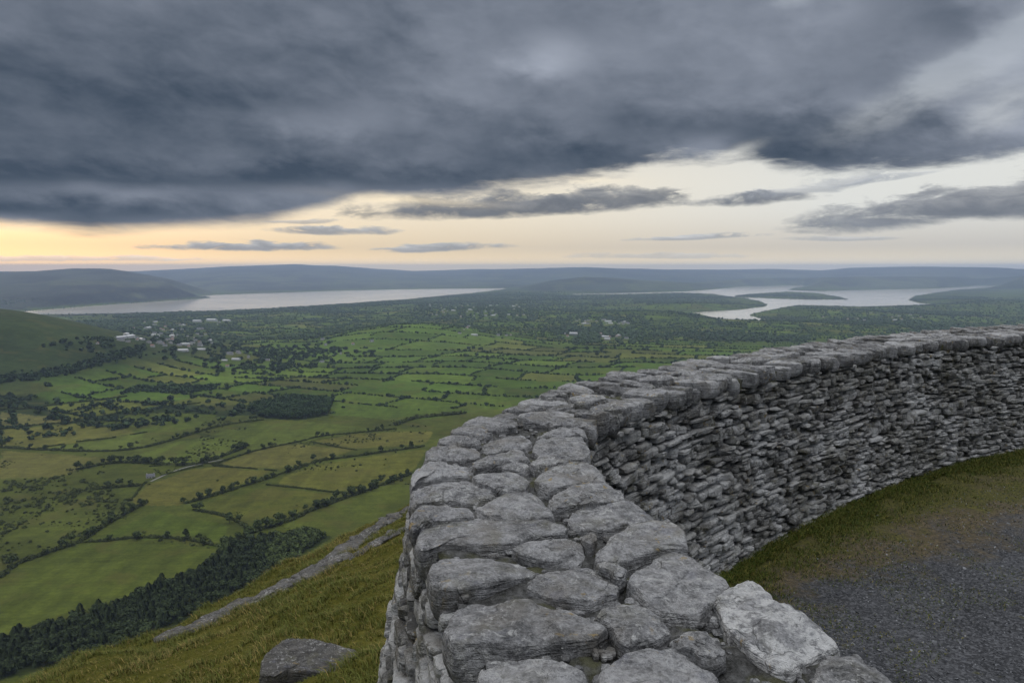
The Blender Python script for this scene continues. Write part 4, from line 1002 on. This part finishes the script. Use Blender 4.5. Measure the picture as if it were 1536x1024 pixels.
# loose stones
g = np.random.default_rng(5)
n = 26000; x = g.uniform(.9, 8, n); y = g.uniform(1.0, 7.2, n); s, z = yard(x, y); keep = (s > .35) & (g.random(n) < np.clip((s - .2) / 1.0, .08, 1)); x, y, z = x[keep], y[keep], z[keep]; n = len(x)
t_ = (1 + 5 ** .5) / 2
OV = np.array([(1, 0, 0), (-1, 0, 0), (0, 1, 0), (0, -1, 0), (0, 0, 1), (0, 0, -1)], float); OF = np.array([(0, 2, 4), (2, 1, 4), (1, 3, 4), (3, 0, 4), (2, 0, 5), (1, 2, 5), (3, 1, 5), (0, 3, 5)])
sz = g.uniform(.004, .0095, n) * (1 + (g.random(n) < .03) * .9); A = g.normal(size=(n, 3, 3)); A /= np.linalg.norm(A, axis=2)[:, :, None]
PV = np.einsum('vk,nkj->nvj', OV, A) * sz[:, None, None] * g.uniform(.6, 1.25, (n, 6, 1)) * [1, 1, .75] + np.stack([x, y, z + .002], 1)[:, None]
tag(obj('loose_gravel', mesh_np('loose gravel', PV.reshape(-1, 3), (OF[None] + 6 * np.arange(n)[:, None, None]).reshape(-1, 3), {'tint': np.repeat(g.random(n) ** 1.6, 6)}, smooth=False), M['pebble']), 'loose grey stones on the gravel inside the wall', 'gravel', kind='stuff')

# ================================================================== GRASS
def blades(x, y, z, L, W, lean, colr, g, az0=None):
    n = len(x); a = g.random(n) * 6.283; l = lean * (.3 + g.random(n))
    d = np.stack([np.cos(a), np.sin(a), 0 * a], 1)
    if az0 is not None: d = d * .7 + np.array([az0[0], az0[1], 0]) * .6
    sd = np.stack([-np.sin(a + g.normal(size=n)), np.cos(a), 0 * a], 1) * (W / 2)[:, None]
    p = np.stack([x, y, z], 1); up = np.array([0, 0, 1.])
    m_ = p + up * (L * .6)[:, None] + d * (l * L * .35)[:, None]; tip = p + up * (L * (1 - .35 * np.minimum(l, 1.2)))[:, None] + d * (l * L)[:, None]
    V = np.stack([p - sd, p + sd, m_ + sd * .7, m_ - sd * .7, tip], 1).reshape(-1, 3)
    b0 = 5 * np.arange(n); q = np.stack([b0, b0 + 1, b0 + 2, b0 + 3], 1); t = np.stack([b0 + 3, b0 + 2, b0 + 4], 1)
    return V, [q, t], np.repeat(colr, 5, axis=0)
def grass_cols(n, g, dry):
    k = g.random(n)[:, None]; c = np.where(k < dry, [[.205, .165, .075]], np.where(k < dry + .35, [[.105, .115, .030]], [[.050, .075, .016]]))
    return c * (.65 + .7 * g.random((n, 1)))
n = 150000; s = g.uniform(2.6, SI[-1] - 1.5, n); d = np.abs(g.normal(size=n)) * .20 - .02; d = np.where(g.random(n) < .5, g.uniform(0, 1.25, n) * np.interp(s, [3, 8, 12], [.6, 1.15, 1.6]), d)
P = at(IC, SI, s) + normal_out(IC, SI, s, -1) * (d + .10)[:, None]
cl = fbm(P[:, 0] * 3.2, P[:, 1] * 3.2, seed=710, oct=3); keep = (cl + .07 * g.normal(size=n) > .40 + .14 * np.clip(d, 0, 1)) | (d < .10); P, d = P[keep], d[keep]; n = len(P)
_, z = yard(P[:, 0], P[:, 1]); L = g.uniform(.022, .055, n) * np.interp(d, [0, .15, .5, 1.], [1.7, 1.1, .7, .45])
V, Fs, c = blades(P[:, 0], P[:, 1], z - .005, L, g.uniform(.003, .006, n), 1.1, grass_cols(n, g, .20) * [.66, .70, .38], g)
tag(obj('verge_grass', mesh_np('verge grass', V, Fs, {'col': c}), M['blade']), 'short rough grass along the foot of the inner wall face', 'grass', kind='stuff')
# hillside outside
n = 260000; az = g.uniform(-41, -6, n); rr = np.sqrt(g.uniform(4.0 ** 2, 27.0 ** 2, n)); x = rr * np.sin(np.radians(az)); y = rr * np.cos(np.radians(az))
rc = np.interp(az, CR_AZ, CR_R); tus = fbm(x * 1.5, y * 1.5, seed=720, oct=3); tus2 = fbm(x * 5, y * 5, seed=721, oct=2)
keep = (rr < rc + .6) & (tus2 > .36) & ~inpoly(FORT, x, y) & (segdist(OC[::6], x, y, closed=False) > .75); x, y, rr, tus = x[keep], y[keep], rr[keep], tus[keep]; n = len(x)
z = height(x, y); L = g.uniform(.045, .12, n) * (.5 + 1.1 * sstep(.38, .62, tus))
dry = sstep(.5, .62, fbm(x * .5, y * .5, seed=722, oct=3)); k = g.random(n); cc = np.where((k < .10 + .26 * dry)[:, None], [[.21, .165, .070]], np.where((k < .55)[:, None], [[.105, .118, .030]], [[.060, .072, .011]])) * (.65 + .6 * g.random((n, 1))) * [.86, .84, .62]
V, Fs, c = blades(x, y, z - .02, L, g.uniform(.006, .013, n), 1.2, cc, g, az0=(-.55, .35))
tag(obj('hillside_grass', mesh_np('hillside grass', V, Fs, {'col': c}), M['blade']), 'rough tussocky grass with dry stalks on the slope below the wall', 'grass', kind='stuff')

# ================================================================== ROCKS ON THE SLOPE
def hitnear(px, py):
    px = np.atleast_1d(np.asarray(px, float)); py = np.atleast_1d(np.asarray(py, float)); dx, dy, dz = ray(px, py); hr = np.hypot(dx, dy); rr = np.linspace(3.5, 40, 800); o_ = []
    for i in range(len(px)):
        X_, Y_, Z_ = dx[i] / hr[i] * rr, dy[i] / hr[i] * rr, CAMZ + dz[i] / hr[i] * rr; H = height(X_, Y_); b = np.nonzero(Z_ < H)[0]
        j = b[0] if len(b) else len(rr) - 1; o_.append((X_[j], Y_[j], H[j], len(b) > 0))
    return np.array(o_)
bc = hitnear([468], [1010])[0]; bz = bc[2] + .24
P = np.array([(388, 1008), (392, 985), (402, 966), (430, 954), (470, 955), (505, 962), (540, 972), (556, 986), (552, 1002), (520, 1010), (470, 1006), (430, 1004), (404, 1016)], float)
P = onplane(P[:, 0], P[:, 1], bz)
V, F3, F4 = rock_from_outline(P, bz, .6, 4242, n=110, dome=.0, amp=1.6, cuts=9, under=1.0)
c0 = np.array([P[:, 0].mean(), P[:, 1].mean(), bz - .5])
tag(obj('boulder', mesh_np('boulder', V - c0, [F3, F4], {'tint': np.full(len(V), .42)}), M['ledge'], loc=c0), 'flat-topped grey boulder in the grass at the foot of the outer wall', 'boulder')
def ledge(px, h, w, seed, label, n=260):
    px = np.array(px, float); px = catmull(px, 40); hp = hitnear(px[:, 0], px[:, 1]); P = hp[:, :2]
    g = np.random.default_rng(seed); items = []
    d = np.concatenate([[0], np.cumsum(np.hypot(*np.diff(P, axis=0).T))]); tot = d[-1]; s = 0; k = 0
    while s < tot:
        for lay in range(3):
            L = g.uniform(.25, .8); q = np.array([np.interp(s, d, P[:, 0]), np.interp(s, d, P[:, 1])]); q2 = np.array([np.interp(min(s + .6, tot), d, P[:, 0]), np.interp(min(s + .6, tot), d, P[:, 1])])
            tg = q2 - q; tg /= max(np.hypot(*tg), 1e-6); nr_ = np.array([-tg[1], tg[0]])
            W, F0, gg = lump(6, (L * .6, w * g.uniform(.3, .75), h * g.uniform(.25, .6)), seed * 100 + k, p=4.5, cuts=8); k += 1
            a = g.normal() * .12; W = np.stack([W[:, 0] * math.cos(a) - W[:, 1] * math.sin(a), W[:, 0] * math.sin(a) + W[:, 1] * math.cos(a), W[:, 2]], 1)
            qq = q + nr_ * g.normal() * w * .45; zg = float(height(np.array([qq[0]]), np.array([qq[1]]))[0]); zg2 = float(height(np.array([qq[0] + tg[0] * .5]), np.array([qq[1] + tg[1] * .5]))[0]); W[:, 2] += W[:, 0] * (zg2 - zg) / .5
            XY = qq + W[:, :1] * tg + W[:, 1:2] * nr_
            items.append((np.c_[XY, W[:, 2]], F0, np.array([0, 0, zg + h * (.12 if w > .32 else -.10) + .02 * g.normal()]), .5 + .14 * g.normal()))
        s += g.uniform(.14, .34)
    V, Fq, T = pack_lumps(items, 1.8); c0 = np.array([*P[len(P) // 2], float(height(P[len(P) // 2][:1], P[len(P) // 2][1:])[0])])
    o = obj('rock_ledge', mesh_np('rock ledge', V - c0, Fq, {'tint': T}, smooth=False), M['ledge'], loc=c0); tag(o, label, 'rock ledge')
ledge([(606, 768), (560, 797), (520, 825), (480, 853), (430, 880), (370, 908), (310, 934), (262, 953)], .15, .34, 37, 'long grey rock ledge along the brow of the grassy slope')
ledge([(600, 796), (572, 811), (548, 826)], 0.11, .26, 38, 'shorter inner rock ledge just above the dry grass by the wall')

# ================================================================== SKY
world = bpy.data.worlds.new("World"); sc.world = world; world.use_nodes = True
nt = world.node_tree; nt.nodes.clear(); out = nt.nodes.new('ShaderNodeOutputWorld'); bg = nt.nodes.new('ShaderNodeBackground'); nt.links.new(bg.outputs[0], out.inputs[0])
tc = nt.nodes.new('ShaderNodeTexCoord'); nrm_ = nt.nodes.new('ShaderNodeVectorMath'); nrm_.operation = 'NORMALIZE'; nt.links.new(tc.outputs['Generated'], nrm_.inputs[0])
sep = nt.nodes.new('ShaderNodeSeparateXYZ'); nt.links.new(nrm_.outputs[0], sep.inputs[0]); dx, dy, dz = (S(nt, sep.outputs[k]) for k in range(3))
AZ = dx._m('ARCTAN2', dy) * (180 / math.pi); EL = dz._m('ARCSINE') * (180 / math.pi)
def comb(a, b, c=0.0):
    n_ = nt.nodes.new('ShaderNodeCombineXYZ')
    for i, v in enumerate((a, b, c)):
        if isinstance(v, S): nt.links.new(v.k, n_.inputs[i])
        else: n_.inputs[i].default_value = v
    return n_.outputs[0]
SUN_AZ, SUN_EL = -40.0, 6.0
# cloud deck seen in perspective: direction projected on a layer overhead
inv = (dz.mx(0) + .10)
cu = dx / inv; cv = dy / inv
deckp = comb(cu, cv)
rot = comb(cu * .92 + cv * .38, (cv * .92 - cu * .38) * .55)
nA = noise(nt, rot, .55, 4, .5, .2); nB = noise(nt, deckp, 1.3, 6, .55, .2); bil = (noise(nt, comb(AZ * .052 + EL * .02, EL * .12), 2.0, 6, .5, .3) - .5)._m('ABSOLUTE') * 2
angp = comb(AZ * .028, EL * .16); nD = noise(nt, angp, 2.0, 7, .6, .3); nE = noise(nt, comb(AZ * .10, EL * .40), 2.3, 9, .66, .5); nG = noise(nt, comb(AZ * .040 + EL * .01, EL * .088), 2.0, 6, .5, .25); nH = noise(nt, comb(AZ * .10 + EL * .04, EL * .20), 2.2, 8, .6, .2); nF = noise(nt, comb(AZ * .035, EL * .055), 1.6, 5, .55, .5)
def E(px, py): return math.degrees(math.atan(-slope_of(px, py)))
def A(px, py=300): return float(az_of(px, py))
# clear air behind the clouds
nis = nt.nodes.new('ShaderNodeTexSky'); nis.sky_type = 'NISHITA'; nis.sun_disc = False; nis.sun_elevation = R(SUN_EL); nis.sun_rotation = R(SUN_AZ); nis.air_density = 1.2; nis.dust_density = 2.0
nsc = mixc(nt, 1.0, nis.outputs[0], (.08, .08, .08), 'MULTIPLY')
glow = ((AZ - SUN_AZ).sq() * -1 / 1500.0)._m('EXPONENT')
hor = mixc(nt, AZ.pwl([(-45, 0), (-8, .42), (14, .75), (38, 1)]), (1.0, .76, .42), (.66, .63, .58))
mid = mixc(nt, AZ.pwl([(-45, 0), (0, .45), (25, 1)]), (1.05, .88, .62), (.84, .85, .82))
hi = (.54, .585, .65)
clr = mixc(nt, EL.ss(.5, 5.0), hor, mid); clr = mixc(nt, EL.ss(6.5, 15), clr, hi)
clr = mixc(nt, .12, clr, nsc)
low = mixc(nt, EL.ss(.1, 1.8), (1.6, 1.5, 1.25), (1, 1, 1)); clr = mixc(nt, 1.0, clr, low, 'MULTIPLY')
# main deck: lower edge by azimuth
edge = AZ.pwl([(-60, E(0, 330)), (A(0), E(0, 326)), (A(40), E(40, 330)), (A(130), E(130, 338)), (A(250), E(250, 332)), (A(400), E(400, 323)), (A(470), E(470, 306)), (A(540), E(540, 288)), (A(700), E(700, 282)), (A(820), E(820, 268)), (A(900), E(900, 254)), (A(1000), E(1000, 232)), (A(1060), E(1060, 236)), (A(1120), E(1120, 232)), (A(1200), E(1200, 240)), (A(1330), E(1330, 240)), (A(1440), E(1440, 232)), (A(1536), E(1536, 220)), (60, 9)])
ruff = (nD - .5) * 2.6 + (nB - .5) * 1.6 + (nE - .5) * 1.6
ruff = ruff * AZ.pwl([(-25, .35), (-8, .55), (5, 1.0), (20, 1.15)])
e2 = EL - edge + ruff + .55
mask = e2.ss(-.45, .8)
# thinner places in the deck where brighter air comes through
def spot(px, py, rx, ry, k=0.0, w=.0):
    a0, e0 = A(px, py), E(px, py); ra = rx / 1024 * 57.3; re = ry / 1024 * 57.3
    X_ = (AZ - a0) / ra; Y_ = (EL - e0 - (AZ - a0) * k) / re
    return ((X_.sq() + Y_.sq()) * -1)._m('EXPONENT')
holes = spot(1500, 70, 120, 26, .45) * 1.0 + spot(1508, 160, 46, 26, .3) * .95 + spot(1192, -2, 34, 12) * .7 + spot(1440, 110, 160, 40, .4) * .35
holes = holes + spot(1105, 228, 40, 12, .3) * .7
thin = (holes * (nB * .6 + nH * 1.6 + nG * .9 - .75)).ss(.08, .8)
mask = mask * (1 - thin * .5)
# deck tones: brightness of the cloud base by direction (azimuth across, height above the forward horizon), loosened by noise
ROWS = [(-90, [(0, .34), (500, .36), (900, .40), (1200, .45), (1536, .5)]),
        (30, [(50, .30), (300, .25), (500, .30), (700, .42), (900, .38), (1100, .52), (1250, .58), (1330, .38), (1420, .28), (1500, .55)]),
        (90, [(50, .14), (250, .16), (450, .18), (600, .28), (720, .50), (830, .90), (900, .56), (1050, .46), (1200, .46), (1320, .34), (1420, .52), (1520, .85)]),
        (140, [(50, .10), (250, .08), (450, .15), (560, .32), (680, .52), (800, .42), (950, .34), (1100, .42), (1250, .50), (1350, .46), (1450, .66), (1536, .7)]),
        (190, [(50, .12), (200, .10), (350, .18), (440, .44), (520, .52), (620, .32), (750, .26), (860, .36), (950, .14), (1080, .22), (1150, .10), (1250, .10), (1350, .24), (1480, .8)]),
        (230, [(50, .16), (200, .16), (350, .20), (500, .26), (650, .28), (760, .14), (850, .08), (950, .22), (1060, .6), (1130, .06), (1250, .05), (1330, .2), (1450, .35)]),
        (268, [(50, .05), (200, .03), (350, .05), (500, .07), (600, .08), (700, .12), (820, .2), (1000, .3), (1300, .3)]),
        (291, [(40, .30), (120, .44), (200, .46), (330, .28), (450, .40), (560, .3), (1200, .3)]),
        (316, [(50, .04), (200, .05), (350, .16), (450, .34), (700, .3)]),
        (337, [(20, .40), (130, .12), (220, .28), (400, .4)])]
def Vof(py): x_, y_, d_ = ray(768, py); return math.degrees(math.atan2(d_, y_))
VV_ = (dz._m('ARCTAN2', dy._m('ABSOLUTE').mx(.05))) * (180 / math.pi)
Vw = VV_ + (nH - .5) * 1.9 + (nG - .5) * 2.2
Aw = (AZ + (nG - .5) * 6 + (nH - .5) * 5 + 50) / 100
tone = None
for r_, (py, pts) in enumerate(ROWS):
    cr = nt.nodes.new('ShaderNodeValToRGB'); cr.color_ramp.interpolation = 'EASE'; el_ = cr.color_ramp.elements
    for q_, (px, t_) in enumerate(pts):
        e_ = el_[q_] if q_ < 2 else el_.new(.5); 
    for q_, (px, t_) in enumerate(pts): el_[q_].position = q_ / 100. 
    for q_ in range(len(pts) - 1, -1, -1):
        el_[q_].position = min(1, max(0, (float(az_of(pts[q_][0], py)) + 50) / 100)); el_[q_].color = (pts[q_][1],) * 3 + (1,)
    nt.links.new(Aw.k, cr.inputs[0]); val = S(nt, cr.outputs[0])
    vp = Vof(py); up = Vof(ROWS[r_ - 1][0]) if r_ else None; dn = Vof(ROWS[r_ + 1][0]) if r_ < len(ROWS) - 1 else None
    w_ = None
    if up is not None: w_ = 1 - Vw.ss(vp, up)
    if dn is not None: w2_ = Vw.ss(dn, vp); w_ = w2_ if w_ is None else w_.mn(w2_)
    tone = val * w_ if tone is None else tone + val * w_
tone = (tone + (nH - .5) * .50 + (nG - .5) * .26 + (nB - .5) * .22 + (bil - .2) * .16 + .015).mx(.0).sat()
deck = mixc(nt, tone, (.048, .070, .104), (.36, .395, .47))
deck = mixc(nt, EL.ss(27, 66), deck, (2.45, 2.5, 2.6))  # overhead deck, out of view, brightened to light the ground
mask = mask.mx(AZ._m('ABSOLUTE').ss(58, 95) * EL.ss(-1, 2))  # unseen deck closed in behind the camera to darken faces turned that way
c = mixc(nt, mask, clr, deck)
# separate lower clouds: (x, y, half width, half height up, down, slope, darkness, softness, strength)
def band(c, px, py, rx, up, dn, k, dark, st=1.0, rag=1.0, soft=.85):
    a0, e0 = A(px, py), E(px, py); ra = rx / 1024 * 57.3; u_ = up / 1024 * 57.3; d_ = dn / 1024 * 57.3
    X_ = (AZ - a0) / ra; dR = EL - e0 - (AZ - a0) * k + (nF - .5) * .7; up_ = dR.ss(-d_ * .6, u_ * .5); dE = dR + (nE - .5) * 5.2 * rag * (u_ / 1.2) * (up_ * .9 + .1)
    Y_ = (dE / u_).mx(dE / -d_)
    f = 1 - X_.sq() - Y_.sq() + (nE - .5) * 3.0 * rag * (up_ * .8 + .2) + (nH - .5) * 2.6 * rag * (up_ * .5 + .5)
    m_ = f.ss(.0, soft) * st
    sh = (dE / u_).ss(-.6, 1.0)
    colr = mixc(nt, (sh * .75 + (nB - .5) * .6 + (nE - .5) * 1.1 + .05).sat(), tuple(x * dark for x in (.135, .15, .175)), tuple(x * dark for x in (.30, .31, .325)))
    return mixc(nt, m_, c, colr)
for b_ in [(760, 312, 268, 24, 18, .03, 1.0, 1, .9), (930, 296, 130, 18, 14, .02, 1.05, .9, 1.1), (1122, 299, 92, 13, 12, .02, 1.25, 1, 1.2), (1225, 280, 120, 12, 9, .10, 1.9, .6, 1.5),
           (1420, 310, 230, 26, 22, .115, 1.35, 1, .9), (1490, 306, 160, 24, 22, .03, 1.25, 1, .8), (500, 345, 112, 7, 7, .0, 1.8, .9, 1.2), (380, 369, 140, 8, 7, .015, 1.8, .9, 1.4), (660, 371, 122, 7, 7, .02, 1.9, .85, 1.4), (1050, 356, 120, 5, 5, .03, 2.1, .75, 1.2), (1260, 357, 90, 4, 4, .0, 2.2, .5, 1.2), (980, 385, 160, 6, 5, .0, 2.5, .45, 1.4), (120, 388, 160, 5, 4, 0, 3.2, .5, 1.2), (450, 331, 60, 5, 4, .04, 1.8, .6, 1.4), (1330, 268, 70, 5, 4, .1, 2.3, .5, 1.5)]:
    c = band(c, *b_)
# bright linings where the sun stands behind the cloud edge
lin = spot(20, 338, 60, 7) * .30 + spot(600, 298, 110, 6, -.06) * .32 + spot(215, 345, 220, 9) * .12 + spot(860, 268, 70, 6, -.06) * .16
c = mixc(nt, (lin * (1.2 - mask)).sat(), c, (1.35, 1.12, .74))
dark_below = EL.ss(-3, -.5)
c = mixc(nt, dark_below, (.10, .11, .10), c)
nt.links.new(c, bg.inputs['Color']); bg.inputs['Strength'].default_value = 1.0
world.cycles.sampling_method = 'MANUAL'; world.cycles.sample_map_resolution = 512

sl = bpy.data.lights.new('sun', 'SUN'); sl.energy = .5; sl.angle = R(14); sl.color = (1.0, .86, .68); so = bpy.data.objects.new('sun', sl); COL.objects.link(so)
d_ = Vector((math.sin(R(SUN_AZ)) * math.cos(R(SUN_EL + 8)), math.cos(R(SUN_AZ)) * math.cos(R(SUN_EL + 8)), math.sin(R(SUN_EL + 8)))); so.rotation_euler = d_.to_track_quat('Z', 'Y').to_euler(); so.location = (-20, 10, 300)

# ================================================================== AIR
hm_, nt, b = new_mat('valley haze'); nt.nodes.remove(b); vo = nt.nodes.new('ShaderNodeVolumePrincipled'); vo.inputs['Density'].default_value = 8.0e-5; vo.inputs['Color'].default_value = (.53, .66, .91, 1); vo.inputs['Anisotropy'].default_value = .0
nt.links.new(vo.outputs[0], [n_ for n_ in nt.nodes if n_.type == 'OUTPUT_MATERIAL'][0].inputs['Volume'])
hx, hy0, hy1, hz0, hz1 = 20000., -20000., 20000., -5., 316.
HV = np.array([(sx, sy, sz_) for sz_ in (hz0, hz1) for sx, sy in ((-hx, hy0), (hx, hy0), (hx, hy1), (-hx, hy1))], float)
tag(obj('haze', mesh_np('haze', HV, np.array([[3, 2, 1, 0], [4, 5, 6, 7], [0, 1, 5, 4], [1, 2, 6, 5], [2, 3, 7, 6], [3, 0, 4, 7]]), smooth=False), hm_), 'thin blue evening haze over the valley', 'haze', kind='stuff')

# ================================================================== CAMERA
cd = bpy.data.cameras.new('camera'); co = bpy.data.objects.new('camera', cd); COL.objects.link(co); co.location = (0, 0, CAMZ); co.rotation_euler = (math.pi / 2 - PITCH, 0, 0)
cd.sensor_width = 36; cd.lens = 24.0; cd.clip_start = .05; cd.clip_end = 60000; sc.camera = co
sc.view_settings.view_transform = 'Standard'; sc.view_settings.look = 'None'; sc.view_settings.exposure = 0; sc.view_settings.gamma = 1
cy = sc.cycles; cy.use_denoising = True; cy.max_bounces = 5; cy.diffuse_bounces = 3; cy.glossy_bounces = 2; cy.volume_bounces = 1; cy.transparent_max_bounces = 8
